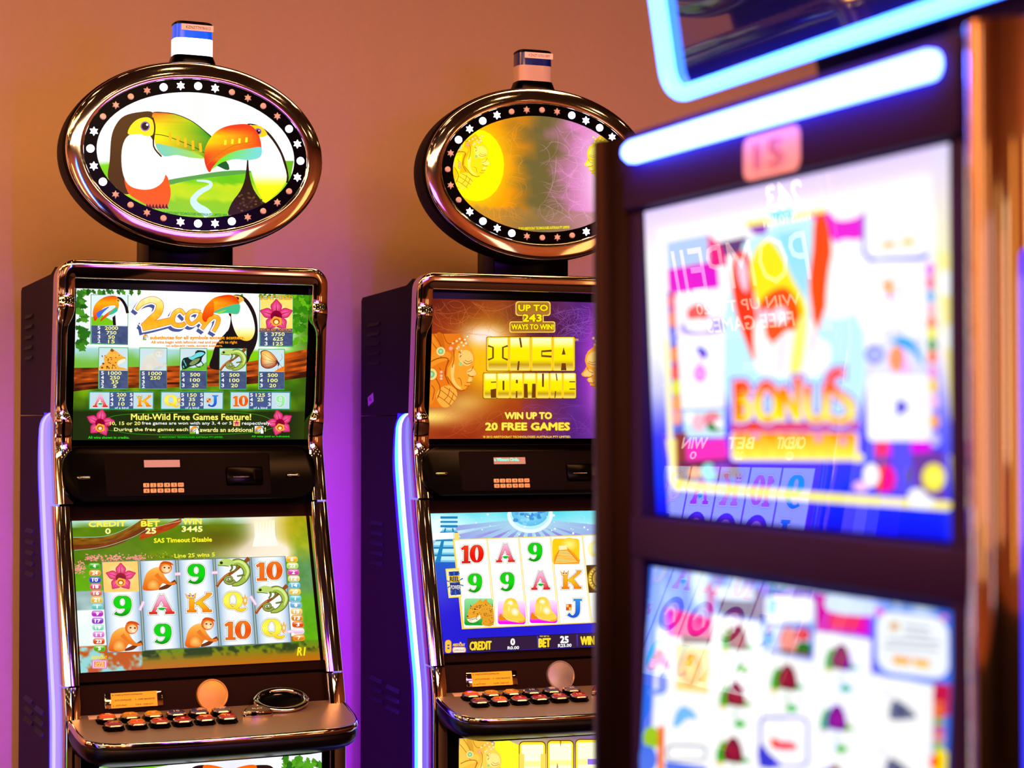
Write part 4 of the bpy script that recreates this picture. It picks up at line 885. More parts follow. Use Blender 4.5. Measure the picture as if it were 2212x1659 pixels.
def art_bonus_screen():
    A = Art([(194.7,162.1),(1565.1,-146.6),(1636.8,1641.4),(247.8,1510.5)], RX0, RX1, 0, -0.2876)
    def bgc(u, v):
        c = ramp([(0,(225,205,255)),(.10,(250,235,255)),(.16,(255,255,255)),(.45,(255,255,255)),(.6,(200,200,255)),(.75,(60,60,255)),(.9,(10,50,255)),(1,(5,15,235))], v)
        if .06 < v < .55 and .05 < u < .97: c = mixc(c, (255,255,255), .8)
        if u > .955: c = mixc(c, ramp([(0,(225,215,255)),(.35,(255,245,170)),(.55,(225,220,255)),(.7,(110,110,255)),(1,(20,40,255))], v), .9)
        return c
    A.bg(bgc, 50, 40)
    W_ = (255,255,255)
    # coloured surround (booths, fruit, props) either side of the middle card
    A.quad([(296,300),(488,262),(500,500),(306,520)], (180,205,245)); A.quad([(300,420),(520,380),(530,500),(306,528)], (225,20,205)); A.poly([(478,262),(520,300),(560,300),(565,400),(490,420)], (240,30,130)); A.quad([(530,300),(655,272),(660,345),(560,360)], (95,60,120))
    A.quad([(296,520),(336,516),(372,1170),(330,1170)], (90,110,220)); 
    for y, c in ((560,(245,90,110)),(640,(250,120,90)),(720,(90,110,230)),(800,(250,130,60)),(880,(240,60,60)),(950,(225,225,20)),(1020,(250,150,60)),(1080,(245,150,130))): A.ell(322+ (y-560)*.04, y, 22, 40, c, mixc(c,W_,.3), n=12)
    A.quad([(332,545),(540,510),(556,700),(340,716)], (250,245,255)); A.poly([(390,600),(440,575),(480,610),(470,640),(400,645)], (245,90,90), 3); A.poly([(370,660),(540,640),(545,700),(380,712)], (170,165,240), 3); A.ell(440,668,62,30,W_)
    A.quad([(342,728),(545,714),(552,1036),(362,1044)], W_); A.poly([(430,765),(470,780),(478,810),(450,815)], (80,40,225), 3); A.ell(445,885,28,38,(250,90,240),(255,190,250)); A.line([(455,800),(440,850)], 8, (250,170,240))
    A.quad([(365,1050),(552,1044),(556,1170),(378,1172)], (200,235,245)); A.ell(400,1085,24,28,W_); A.ell(440,1105,32,40,(250,190,210)); A.ell(500,1090,40,34,(240,130,150)); A.ell(510,1125,34,20,(20,130,50)); A.ell(530,1110,22,20,W_)
    A.quad([(330,1150),(385,1150),(390,1320),(340,1330)], (130,50,60)); A.quad([(380,1190),(560,1178),(570,1262),(388,1282)], (250,40,190)); A.quad([(345,1280),(600,1262),(640,1350),(350,1372)], (90,30,80)); A.ell(485,1325,36,40,(120,220,225)); A.ell(420,1328,28,24,(235,140,50)); A.ell(540,1310,40,30,(120,60,200))
    # sky-blue middle card
    A.poly([(555,600),(640,300),(800,215),(940,190),(1010,240),(1090,520),(1180,700),(1190,900),(1150,1120),(600,1100),(555,950)], (195,240,255)); A.poly([(790,260),(900,245),(940,400),(915,560),(850,430)], (150,225,255)); 
    A.quad([(650,205),(1010,145),(1014,168),(654,232)], (255,235,90)); A.quad([(760,160),(862,148),(866,188),(764,202)], (130,230,255)); A.poly([(660,232),(750,214),(740,260),(690,262)], (150,60,190))
    A.poly([(935,180),(1180,130),(1180,280),(1050,300),(1010,240)], (235,40,215)); A.poly([(1030,130),(1170,110),(1165,180),(1060,200)], W_, 3)
    # tall shapes of the figure: two red forms, a yellow crest, pale shirt front
    A.poly([(588,400),(620,340),(655,350),(675,400),(690,560),(700,640),(690,700),(690,830),(650,740),(610,620),(590,500)], (255,55,10), 4); A.poly([(612,390),(640,370),(660,430),(655,520),(625,480)], (255,205,225), 4)
    A.poly([(960,200),(1000,170),(1030,260),(1036,400),(1020,540),(990,640),(955,720),(950,620),(935,480),(950,330)], (255,75,0), 4); A.poly([(1050,310),(1160,300),(1180,420),(1150,600),(1040,640),(1010,560)], W_, 4)
    A.poly([(690,520),(672,420),(690,340),(730,290),(775,300),(820,370),(860,460),(905,540),(925,620),(900,720),(860,760),(820,700),(760,600),(710,580)], (255,232,20), 5)
    A.poly([(710,580),(760,520),(830,500),(880,560),(895,640),(870,720),(800,740),(740,730),(715,660)], (250,80,5), 5); A.ell(740,630,26,34,(255,200,225)); A.ell(805,625,36,40,(255,225,240))
    A.poly([(690,660),(730,650),(745,720),(780,740),(840,690),(900,700),(950,640),(975,720),(1030,760),(1020,860),(940,900),(720,890),(690,800)], (255,252,250), 4); A.line([(770,700),(775,760)], 12, (235,80,60)); A.poly([(880,660),(925,640),(900,860),(850,880)], (255,245,120), 3); A.line([(820,720),(800,880)], 10, (250,190,225)); A.line([(960,700),(945,790)], 8, (250,150,200))
    # cards on the right
    A.poly(rr_outline(1172,1480,150,380,50,5), (120,110,220)); A.poly([(x, y-(x-1180)*.05) for x, y in rr_outline(1186,1500,140,372,50,5)], W_); 
    for k in range(4): A.line([(1240+k*6,205+k*22),(1420+k*6,180+k*22)], 9, (225,225,245))
    A.quad([(1262,300),(1320,292),(1322,318),(1266,324)], (250,190,110)); A.quad([(1350,286),(1408,280),(1408,306),(1352,312)], (250,200,80)); A.line([(1200,382),(1300,370),(1400,372),(1480,345)], 12, (110,110,225), smooth=4)
    A.poly(rr_outline(1180,1450,385,670,24,4), W_); A.poly([(1256,490),(1300,462),(1308,462),(1310,552),(1284,560),(1284,505)], (255,150,10)); A.line([(1325,480),(1330,560)], 7, (250,190,150)); A.line([(1345,480),(1360,580)], 5, (240,150,220))
    A.quad([(1195,690),(1448,672),(1452,878),(1205,886)], (225,225,255)); A.ell(1230,720,34,34,W_); A.ell(1230,800,44,44,(100,110,235),(200,210,255)); A.poly([(1300,740),(1400,790),(1445,850),(1440,800),(1380,720)], (60,170,225), 3); A.ell(1330,820,38,60,(250,150,60)); A.ell(1400,700,44,28,W_); A.ell(1370,860,22,20,(250,180,200))
    A.poly(rr_outline(1198,1482,892,1188,26,4), W_); A.poly([(1332,1000),(1385,1035),(1330,1075)], (95,85,165), 2)
    A.quad([(1228,1192),(1480,1188),(1490,1260),(1234,1262)], (225,10,235)); A.quad([(1228,1192),(1300,1190),(1290,1250),(1234,1262)], (245,20,80)); A.poly([(1225,1262),(1540,1230),(1550,1450),(1225,1415)], (110,60,160)); A.quad([(1300,1192),(1390,1190),(1420,1430),(1330,1420)], (90,80,240))
    A.ell(1275,1355,50,62,(250,15,10)); A.ell(1215,1340,36,52,W_); A.ell(1170,1390,36,24,(250,190,235)); A.ell(1495,1350,52,62,(255,235,20),(255,250,120)); A.ell(1420,1430,40,30,W_); A.ell(1380,1340,14,40,(110,90,110))
    for y, c in ((420,(225,120,230)),(480,(245,110,160)),(540,(120,180,240)),(600,(250,180,200)),(660,(250,120,80)),(710,(245,235,60)),(760,(60,160,90)),(810,(250,110,70)),(880,(240,150,220)),(940,(250,200,80)),(1010,(250,190,225)),(1100,(255,170,60)),(1180,(200,190,240))): A.ell(1478+(y-420)*.03, y, 22, 34, c, n=12)
    A.line([(1540,340),(1560,700),(1590,1100)], [40,44,40], (255,240,150), smooth=3); A.ell(1548,480,30,60,W_); A.ell(1570,720,30,60,W_)
    # lettering
    og = (lambda x, y: ramp([(880,(255,20,0)),(950,(255,90,0)),(1010,(255,225,0)),(1095,(255,245,30)),(1105,(250,60,0)),(1150,(255,110,0)),(1190,(255,225,0)),(1280,(255,250,110))], y))
    A.quad([(586,1100),(1155,1100),(1152,1130),(592,1145)], (250,70,10))
    for g, c in ((24,(70,40,230)),(12,(255,215,245)),(0,og)):
        # B O N U S as heavy strokes
        for P, w, cl in (([(622,920),(622,1100)],48,False), ([(622,930),(650,935),(660,965),(630,1000)],30,False), ([(630,1000),(668,1030),(660,1080),(622,1092)],30,False),
                         ([(745,935),(710,990),(712,1060),(750,1092),(790,1060),(792,990)],38,True), ([(812,1095),(818,950)],35,False), ([(818,950),(880,1080)],35,False), ([(885,1095),(888,900)],35,False),
                         ([(930,940),(932,1060),(970,1095),(1010,1060),(1015,940)],35,False), ([(1090,880),(1050,885),(1030,930),(1070,980),(1120,1020),(1120,1080),(1070,1100),(1020,1080)],37,False)):
            A.line(P, w*.9, c, smooth=4 if len(P) > 2 else 0, closed=cl, grow=(g if g < 20 else g-2)*.75)
    for g, c in ((22,(70,40,230)),(10,(255,225,245)),(0,og)):
        A.rect(596-g,1148-g*.3,1150+g,1268+g,c,r=18)
    for x in (660,730,800,870,945,1015): A.line([(x,1150),(x+10,1262)], 9, (255,205,60))
    for x, y in ((1090,1188),(700,1160),(980,1172)): A.ell(x,y,18,22,(250,110,160),(255,200,230))
    A.ell(1160,1262,24,22,(255,240,60),(255,250,170))
    # bright yellow frame line round the lower part
    A.line([(318,1180),(336,1385),(1000,1440),(1560,1478),(1598,1460),(1590,1250)], 44, (255,236,90), smooth=0); A.line([(320,1190),(342,1395),(1000,1447),(1560,1486)], 12, (255,252,190)); A.ell(1440,1462,60,30,W_)
    A.line([(296,730),(306,980),(326,1370)], 24, (255,246,190)); 
    return A.mesh('bonus_picture')
def art_fruit_reels():
    A = Art(Q_L3, -.234, .234, 0, -0.2983)
    A.bg(lambda u, v: mixc(mixc((30,90,235),(215,235,255),min(1,max(0,fbm(u*14,v*7)*2-.5))) if v < .18 else (245,250,255), (40,110,245), 1 if (u < .035 or u > .965) and v < .75 else 0), 60, 40)
    W_ = (255,255,255)
    A.poly([(605,380),(650,400),(640,540),(605,530)], (190,0,150)); A.poly([(640,390),(850,395),(870,460),(660,470)], (215,230,255)); A.quad([(665,455),(870,470),(880,560),(670,535)], (80,40,100)); A.quad([(850,400),(910,410),(910,580),(860,560)], (110,70,130))
    A.quad([(880,385),(1180,420),(1180,460),(885,430)], (110,40,215)); A.poly(rr_outline(915,1165,440,580,30,4), W_); A.ell(950,500,24,40,(130,215,245)); A.quad([(910,580),(1165,600),(1160,760),(905,720)], (60,100,230)); A.quad([(910,590),(1155,612),(1150,745),(908,712)], (200,215,255)); A.ell(930,660,30,44,(50,150,235)); A.ell(1035,670,46,70,(245,150,140)); A.ell(1110,640,40,34,(225,60,80)); A.ell(1115,710,44,34,(10,120,40)); A.quad([(990,715),(1155,735),(1153,755),(990,735)], (110,60,30))
    A.poly([(1180,425),(1480,480),(1470,650),(1185,620)], (215,10,170)); A.poly([(1255,430),(1470,480),(1490,540),(1250,520)], (215,235,255), 3); A.quad([(1250,535),(1440,555),(1440,620),(1255,600)], (245,20,70)); A.quad([(1460,560),(1500,560),(1500,840),(1470,830)], (110,60,235))
    A.quad([(385,500),(640,560),(635,680),(400,650)], (240,10,140)); A.quad([(385,500),(425,520),(425,650),(395,640)], (200,0,225)); A.quad([(470,640),(635,660),(635,690),(470,690)], (110,40,50))
    # reel cards
    for P in ([(635,540),(895,580),(880,1356),(600,1356)], [(905,750),(1165,790),(1130,1356),(880,1356)], [(1175,625),(1475,665),(1455,1356),(1145,1356)], [(1480,850),(1800,905),(1780,1356),(1455,1356)], [(395,690),(630,700),(600,1356),(370,1356)]): A.quad(P, W_)
    def fruit(x, y, s=1.0):
        A.poly([(x-75*s,y-20*s),(x-50*s,y-50*s),(x-20*s,y-20*s),(x+60*s,y+40*s),(x+90*s,y+62*s),(x+20*s,y+72*s),(x-40*s,y+62*s),(x-80*s,y+80*s),(x-90*s,y+30*s)], (35,175,30), 3); A.ell(x-70*s,y+72*s,16*s,12*s,(245,200,60))
        A.fan(catmull([(x-48*s,y+50*s),(x-52*s,y),(x-20*s,y-58*s),(x+14*s,y-62*s),(x+40*s,y-20*s),(x+50*s,y+40*s),(x+40*s,y+66*s),(x,y+66*s)],4), (110,15,50), (170,25,60))
        A.line([(x,y+80*s),(x-4*s,y+130*s),(x+24*s,y+150*s)], 9*s, (150,205,170), smooth=3); A.ell(x+22*s,y+165*s,32*s,20*s,(30,190,40))
    fruit(770,655); fruit(1315,755); fruit(1030,860); fruit(755,950,.95); fruit(1290,1070); fruit(740,1240); fruit(1275,1385)
    for x, y in ((1625,1040),(1600,1345)):
        A.poly([(x-30,y-70),(x+85,y+15),(x+60,y+38),(x-30,y+44),(x-60,y+24)], (110,115,145), 2); A.poly([(x-20,y-50),(x+40,y+5),(x-20,y+36)], (70,75,120)); A.line([(x-85,y-130),(x-50,y-60)], 12, (215,210,235))
    A.poly([(425,1120),(440,1050),(480,1015),(530,1040),(550,1080),(500,1080),(450,1120)], (120,190,245), 3); A.quad([(440,690),(625,715),(612,950),(440,930)], (235,225,140)); A.ell(520,820,60,90,(250,150,40),(250,210,90))
    A.poly(rr_outline(385,600,1215,1300,30,4), (120,130,170)); A.poly(rr_outline(395,592,1224,1292,26,4), W_); A.quad([(380,1300),(600,1330),(600,1356),(380,1356)], (50,110,235))
    A.poly(rr_outline(880,1140,1065,1330,40,4), (120,120,225)); A.poly(rr_outline(892,1128,1078,1318,34,4), W_); A.poly([(940,1180),(1000,1195),(1060,1200),(1075,1240),(960,1235)], (250,70,60), 3); A.poly([(880,1200),(930,1260),(1000,1325),(880,1330)], (60,60,215), 2)
    # rounded information card, top right
    A.poly([(x, y+(x-1490)*.12) for x, y in rr_outline(1486,1910,500,850,80,6)], (70,120,245)); A.poly([(x, y+(x-1490)*.12) for x, y in rr_outline(1504,1884,508,828,80,6)], (245,250,255))
    A.ell(1598,595,26,26,(225,180,120)); A.ell(1520,520,24,20,(240,60,140)); A.ell(1860,550,20,14,(245,120,140))
    for k, (a, b) in enumerate(((1650,1780),(1650,1790),(1560,1840),(1545,1830))): A.line([(a,592+k*36),(b,608+k*36)], 15, (185,190,205))
    A.quad([(1590,755),(1680,768),(1678,800),(1592,790)], (250,190,20)); A.quad([(1700,768),(1785,780),(1782,815),(1700,802)], (250,200,20)); A.line([(1590,752),(1785,778)], 8, (240,100,60))
    A.quad([(1805,890),(1925,905),(1920,1080),(1800,1070)], (200,20,70))
    for k in range(9): A.quad([(1800,940+k*44),(1860,944+k*44),(1858,978+k*44),(1798,974+k*44)], [(200,20,70),(240,110,60),(245,120,40),(150,180,50),(230,90,70),(245,150,40),(130,190,40),(240,60,40),(250,210,30)][k]); A.quad([(1862,1060+k*30),(1912,1064+k*30),(1908,1086+k*30),(1858,1082+k*30)], (70,120,240))
    A.ell(1840,1320,50,90,(255,225,10)); A.ell(1805,1300,24,36,(250,60,10)); A.ell(310,1180,44,60,(150,200,30)); A.ell(290,1290,50,70,(40,110,235)); A.quad([(345,1120),(380,1120),(375,1356),(340,1356)], (240,110,40))
    A.text('A', 300,725,412,820,(245,130,200),.08); A.text('J', 305,850,390,950,(120,150,240),.1)
    return A.mesh('fruit_reels_picture')
def art_overhead_sign():
    A = Art([(1492.5,133.3),(2173.8,-117.1),(2043.6,-1098.4),(1389,-606.3)], -.237, .237, 0, .33)
    A.bg(lambda u, v: (210,240,240), 4, 4)
    A.quad([(1640,20),(2150,-170),(2120,-420),(1620,-250)], (225,20,215)); A.quad([(1632,20),(1668,8),(1662,-60),(1626,-50)], (60,160,240)); A.quad([(1668,8),(1780,-36),(1770,-90),(1664,-60)], (235,110,240)); A.quad([(1632,45),(1720,18),(1718,5),(1632,30)], (250,225,190))
    return A.mesh('overhead_sign_picture')

# ------------------------------------------------------------------ machine body shapes (x right, y back, z up; origin on the floor)
_pw = [.0,.45,.9,.978,1.26,1.30,1.418,1.714,1.80]; _pv = [-.145,-.145,-.145,-.12,-.03,-.02,.01,-.02,-.03]
F = lambda w: float(np.interp(w, _pw, _pv))
def Fs(w):                                       # a little smoother, for the metal
    return sum(F(w+d) for d in (-.03,-.015,0,.015,.03))/5
UC = -0.004
def me_cabinet(w0, w1, top=False):
    def f():
        bm = bmesh.new()
        ws = [w0] + [w for w in np.arange(w0+.04, w1-.01, .05)] + [w1]
        front = [(min(Fs(w)+.034, .2), w) for w in ws]
        if top: front = [(a, w) for a, w in front if w < 1.70] + [(.012, 1.70), (.010, 1.752), (.03, 1.757), (.075, 1.746)]
        prof = front + [(.435, w1), (.435, w0)]
        if top: prof = front + [(.425, 1.742), (.435, 1.734), (.435, w0)]
        loft(bm, [[(s*.2685+UC, v, w) for v, w in prof] for s in (-1, 1)], True, True, True)
        return from_bm(bm, 'cabinet', angle=25)
    return f
def me_upper_frame():
    L, R, T, r = -.2785, .2705, 1.7685, .036; il, ir, it = -.2425, .2365, 1.7315
    path = []                                     # (outer point, inner point, side weight)
    def inner(w):
        k = 1/(1+exp(-(w-1.470)/.006))*1/(1+exp((w-1.650)/.006)); return .013*k
    for w in np.linspace(1.2945, T-r, 70): path.append(((L, w), (il-inner(w), min(w, it)), 1))
    for k in range(1, 9):
        a = pi-k/8*pi/2; path.append(((L+r+r*cos(a), T-r+r*sin(a)), (il, it), 1-k/8))
    for u in np.linspace(L+r, R-r, 26)[1:-1]: path.append(((u, T), (min(max(u, il), ir), it), 0))
    for k in range(0, 9):
        a = pi/2-k/8*pi/2; path.append(((R-r+r*cos(a), T-r+r*sin(a)), (ir, it), k/8))
    for w in np.linspace(T-r, 1.2945, 70)[1:]: path.append(((R, w), (ir+inner(w), min(w, it)), 1))
    sec = [(0,.036),(0,.006),(.008,.002),(.03,-.0005),(.06,-.0015),(.075,-.0018),(.25,-.0034),(.5,-.0042),(.75,-.0036),(.92,-.0022),(.94,-.0020),(.97,-.0008),(.993,.0015),(1.0,.004),(1.0,.03)]
    bm = bmesh.new(); rings = []
    for (ou, ow), (iu, iw), sd in path:
        ring = []
        for t, dv in sec:
            u = ou+(iu-ou)*t; w = ow+(iw-ow)*t
            b = sd*(.0060*exp(-((w-1.676)/.016)**2)+.0060*exp(-((w-1.452)/.018)**2)) if dv < 0 else 0
            ring.append((u, Fs(w)+dv-b, w))
        rings.append(ring)
    R_ = loft(bm, rings, False, False, False)
    bm.faces.new(R_[0]); bm.faces.new(R_[-1])
    return from_bm(bm, 'upper_frame', angle=40)
def me_pillar(uo, ui, w0, w1, n=16):
    sec = [(0,.036),(0,.006),(.01,.002),(.04,-.0005),(.08,-.0015),(.10,-.0018),(.3,-.0034),(.5,-.0040),(.7,-.0034),(.90,-.0020),(.92,-.0018),(.96,-.0006),(.99,.0015),(1.0,.004),(1.0,.03)]
    bm = bmesh.new(); rings = []
    for w in np.linspace(w0, w1, n): rings.append([(uo+(ui-uo)*t, Fs(w)+dv, w) for t, dv in sec])
    R_ = loft(bm, rings, False); bm.faces.new(R_[0]); bm.faces.new(R_[-1])
    return from_bm(bm, 'pillar', angle=40)
def me_led(side):
    """rounded light tube along the cabinet side; material slots: 0 rim, 1 outer glow, 2 core, 3 pale front"""
    bm = bmesh.new(); rings = []; ws = list(np.linspace(.12, 1.44, 60)) + [1.450, 1.458, 1.464, 1.469, 1.472]
    A = [k/14*pi for k in range(15)]
    for w in ws:
        v0 = Fs(w)+.030; k = 1.0
        if w > 1.44: k = math.sqrt(max(0.02, 1-((w-1.44)/.033)**2))
        wd = .115 if w > 1.2 else .115-.012*min(1, (1.2-w)/.6)
        if w > 1.36: wd = .115 - .035*min(1,(w-1.36)/.09)
        ring = [(UC+side*(.262+.026*k*sin(a)**.4), v0+wd*(.5+.5*cos(a)), w) for a in A]
        rings.append(ring)
    R_ = [[bm.verts.new(p) for p in r] for r in rings]
    for a, b in zip(R_[:-1], R_[1:]):
        for i in range(14):
            f = bm.faces.new((a[i], a[i+1], b[i+1], b[i])); f.material_index = 0 if i < 2 else 5 if i < 6 else 1 if i < 8 else 2 if i < 10 else 3 if i < 12 else 4
    E = []
    for w, r in zip(ws, rings):
        v = r[0][1]; x = UC+side*.2690
        E.append([bm.verts.new(p) for p in ((x, v-.004, w), (x+side*.0016, v-.002, w), (x+side*.0016, v+.018, w), (x, v+.020, w))])
    for p, q in zip(E[:-1], E[1:]):
        for i in range(3): f = bm.faces.new((p[i], p[i+1], q[i+1], q[i])); f.material_index = 5
    f = bm.faces.new(R_[-1]); f.material_index = 3
    f = bm.faces.new(R_[0][::-1]); f.material_index = 3
    return from_bm(bm, 'led_tube', angle=60)
def tilt_slab(name, cx, w_top, v_top, tilt, u0, u1, h, th=.012, up=.0, bev=.002):
    """slab whose face lies on the tilted screen plane; returned in machine coordinates"""
    bm = bmesh.new(); bm_box(bm, u0, u1, 0.0, th, -h, up, bev)
    M = Matrix.Translation((cx, v_top, w_top)) @ Matrix.Rotation(-tilt, 4, 'X')
    bmesh.ops.transform(bm, matrix=M, verts=bm.verts); return from_bm(bm, name)
def plate_on_F(name, outline, off, th, bulge=0.0):
    """flat-faced plate following the machine front; outline = (u, w) points"""
    bm = bmesh.new()
    w1 = max(p[1] for p in outline); w0 = min(p[1] for p in outline); a = F(w0); b = F(w1)
    V = lambda w: a+(b-a)*(w-w0)/(w1-w0)+off
    c = [(p[0], V(p[1]), p[1]) for p in outline]
    cx = sum(p[0] for p in outline)/len(outline); cw = (w0+w1)/2
    e = .004; sx = lambda p: (cx+(p[0]-cx)*(1-e/max(abs(p[0]-cx), .02)), V(p[2]), cw+(p[2]-cw)*(1-e*.7/max(abs(p[2]-cw), .01)))
    rings = [[(x, y+th, z) for x, y, z in c], [(x, y+.003, z) for x, y, z in c], [sx(p) for p in c]]
    loft(bm, rings, True, True, True)
    return from_bm(bm, name, angle=30)
DW = lambda v: .897+.206*(v+.145)
def deck_outline():
    half = [(0,-.2865),(.06,-.2862),(.12,-.2845),(.18,-.2815),(.215,-.2775),(.24,-.2695),(.257,-.256),(.266,-.238),(.2705,-.21),(.2725,-.17),(.273,-.125),(.273,-.105)]
    P = [(UC+u, v) for u, v in half]; Q = [(UC-u, v) for u, v in half[::-1][:-1]]
    return P+Q      # counter-clockwise from the front middle, back edge straight
def inset(P, d):
    c = (UC, -.20); out = []
    n = len(P)
    for i, p in enumerate(P):
        a, b = P[i-1], P[(i+1) % n]; tx, ty = b[0]-a[0], b[1]-a[1]; l = math.hypot(tx, ty) or 1
        nx, ny = -ty/l, tx/l
        if p[1] > -.106: nx, ny = (-1 if p[0] > 0 else 1), 0
        out.append((p[0]+nx*d, p[1]+ny*d))
    return out
def me_deck_top():
    bm = bmesh.new(); P = inset(deck_outline(), .0045)
    rings = [[(x, y, DW(y)-.006) for x, y in P], [(x, y, DW(y)) for x, y in P]]
    loft(bm, rings, True, True, True); return from_bm(bm, 'deck_top', angle=30)
def me_deck_trim():
    bm = bmesh.new(); P = deck_outline(); sec = [(.008,-.001),(.0045,.0012),(.0018,.0008),(.0,-.002),(-.001,-.0065),(.0005,-.0105),(.004,-.0125),(.009,-.0125)]
    rings = [[(x, y, DW(y)+dz) for (x, y) in inset(P, d)] for d, dz in sec]
    loft(bm, rings, True, False, False); return from_bm(bm, 'deck_trim', angle=50)
def me_deck_body():
    bm = bmesh.new(); P = deck_outline(); rings = []
    for d, z in ((.004,0),(.002,.10),(.002,.28),(.006,.45),(.016,.62),(.034,.78),(.060,.90),(.092,.97),(.12,1.0)):
        Q = inset(P, d) if d < .03 else inset(inset(P, .02), d-.02)
        rings.append([(x, min(y, -.10), (DW(y)-.0125)*(1-z)+(.812 if y < -.15 else .812)*z) for x, y in Q])
    loft(bm, rings, True, False, True); return from_bm(bm, 'deck_body', angle=60)
def me_button(w=.0345, d=.029):
    bm = bmesh.new()
    def oc(s, z, c=.007): 
        x, y = w/2*s, d/2*s
        return [(-x+c,-y,z),(x-c,-y,z),(x,-y+c,z),(x,y-c,z),(x-c,y,z),(-x+c,y,z),(-x,y-c,z),(-x,-y+c,z)]
    loft(bm, [oc(1.12,0), oc(1.12,.002), oc(1.0,.003), oc(.98,.009), oc(.86,.011), oc(.80,.0105)], True, True, True)
    for f in bm.faces: f.material_index = 1 if f.calc_center_median().z < .0062 else 0
    return from_bm(bm, 'button_bezel', angle=30)
def me_cap(w=.0345, d=.029):
    bm = bmesh.new(); c = .006
    def oc(s, z):
        x, y = w/2*s, d/2*s
        return [(-x+c,-y,z),(x-c,-y,z),(x,-y+c,z),(x,y-c,z),(x-c,y,z),(-x+c,y,z),(-x,y-c,z),(-x,-y+c,z)]
    loft(bm, [oc(.80,.0095), oc(.79,.012), oc(.72,.0125)], True, True, True); return from_bm(bm, 'button_cap', angle=30)
def text_me(s, w, h, plane='XY', t=0.0, bold=.02):
    """lettering as a thin flat mesh centred on the origin, w x h"""
    V, Fc = glyphs(s, bold)
    ax, bx = min(v[0] for v in V), max(v[0] for v in V); ay, by = min(v[1] for v in V), max(v[1] for v in V)
    if s in ('1', 'I'): w = min(w, h*.28)
    k = lambda v: ((v[0]-(ax+bx)/2)*w/(bx-ax), (v[1]-(ay+by)/2)*h/(by-ay))
    P = [((k(v)[0], k(v)[1], t) if plane == 'XY' else (k(v)[0], -t, k(v)[1])) for v in V]
    me = bpy.data.meshes.new('lettering'); me.from_pydata(P, [], Fc); me.update(); return me
def me_ell_ring(a0, b0, sec, n=96, c=OVC):
    """sec: (shrink, v); ellipse semi axes a0-shrink, b0-shrink"""
    bm = bmesh.new(); rings = []
    for d, v in sec: rings.append([(c[0]+(a0-d)*cos(2*pi*k/n), v, c[1]+(b0-d)*sin(2*pi*k/n)) for k in range(n)])
    return bm, rings
def me_star(r, pts=6):
    bm = bmesh.new(); P = [(r*(1 if k % 2 == 0 else .56)*cos(pi*k/pts+pi/2), r*(1 if k % 2 == 0 else .56)*sin(pi*k/pts+pi/2)) for k in range(2*pts)]
    loft(bm, [[(x, 0, z) for x, z in P], [(x, -.003, z) for x, z in P], [(x*.7, -.0045, z*.7) for x, z in P]], True, True, True); return from_bm(bm, 'bulb')
def me_dot(r, n=16):
    bm = bmesh.new(); P = [(r*cos(2*pi*k/n), r*sin(2*pi*k/n)) for k in range(n)]
    loft(bm, [[(x, 0, z) for x, z in P], [(x, -.003, z) for x, z in P], [(x*.75, -.0048, z*.75) for x, z in P]], True, True, True); return from_bm(bm, 'bulb')
def sup(a, b, n, z, k=48, c=(0,0)): 
    out = []
    for i in range(k):
        t = 2*pi*i/k; ct, st = cos(t), sin(t)
        out.append((c[0]+a*math.copysign(abs(ct)**(2/n), ct), c[1]+b*math.copysign(abs(st)**(2/n), st), z))
    return out
def led_mats(kind):
    def e(n, c, s, smp=True): return mat('led_'+kind+n, (50,50,90), .4, emit=c, es=s, sample=smp)
    if kind in ('soft', 'dim'): return [e('rim',(.20,.0,1.0),170.0 if kind == 'soft' else 4.0), e('b',(.28,.28,1.0),1.0), e('c',(.62,.57,1.0),1.05), e('d',(.46,.31,.95),.95), e('e',(.34,.28,1.0),1.0), e('edge',(.0,.0,1.0),3.0)]
    return [e('rim',(.16,.0,1.0),170.0), e('b',(.10,.72,1.0),1.3), e('c',(.85,.85,1.0),1.6), e('d',(.30,.18,.95),.75), e('e',(.26,.24,1.0),1.0), e('edge',(.0,.0,1.0),4.0)]
def part(name, me, mats, parent, loc=None, rot=None, label=None):
    o = link(name, me, parent, mats)
    if mats and not isinstance(mats, (list, tuple)) and me.materials[0] != mats:
        o.material_slots[0].link = 'OBJECT'; o.material_slots[0].material = mats
    if loc: o.location = loc
    if rot: o.rotation_euler = rot
    if label: o['label'] = label
    return o
def oval_arc(a, b, n, ph):
    N = 2000; P = [(a*cos(2*pi*k/N), b*sin(2*pi*k/N)) for k in range(N+1)]
    S = [0]
    for p, q in zip(P[:-1], P[1:]): S.append(S[-1]+math.hypot(q[0]-p[0], q[1]-p[1]))
    out = []; s0 = S[int(ph*N) % N]
    for k in range(n):
        s = (s0+S[-1]*k/n) % S[-1]; i = int(np.searchsorted(S, s)) % N; out.append(P[i])
    return out
M_SCR1 = screen_mat('screen_light', 1.05, .12, .12); M_SCR2 = screen_mat('oval_glass_light', 1.15, .15, .12)
M_PRINT = print_mat('printed_face', .35)
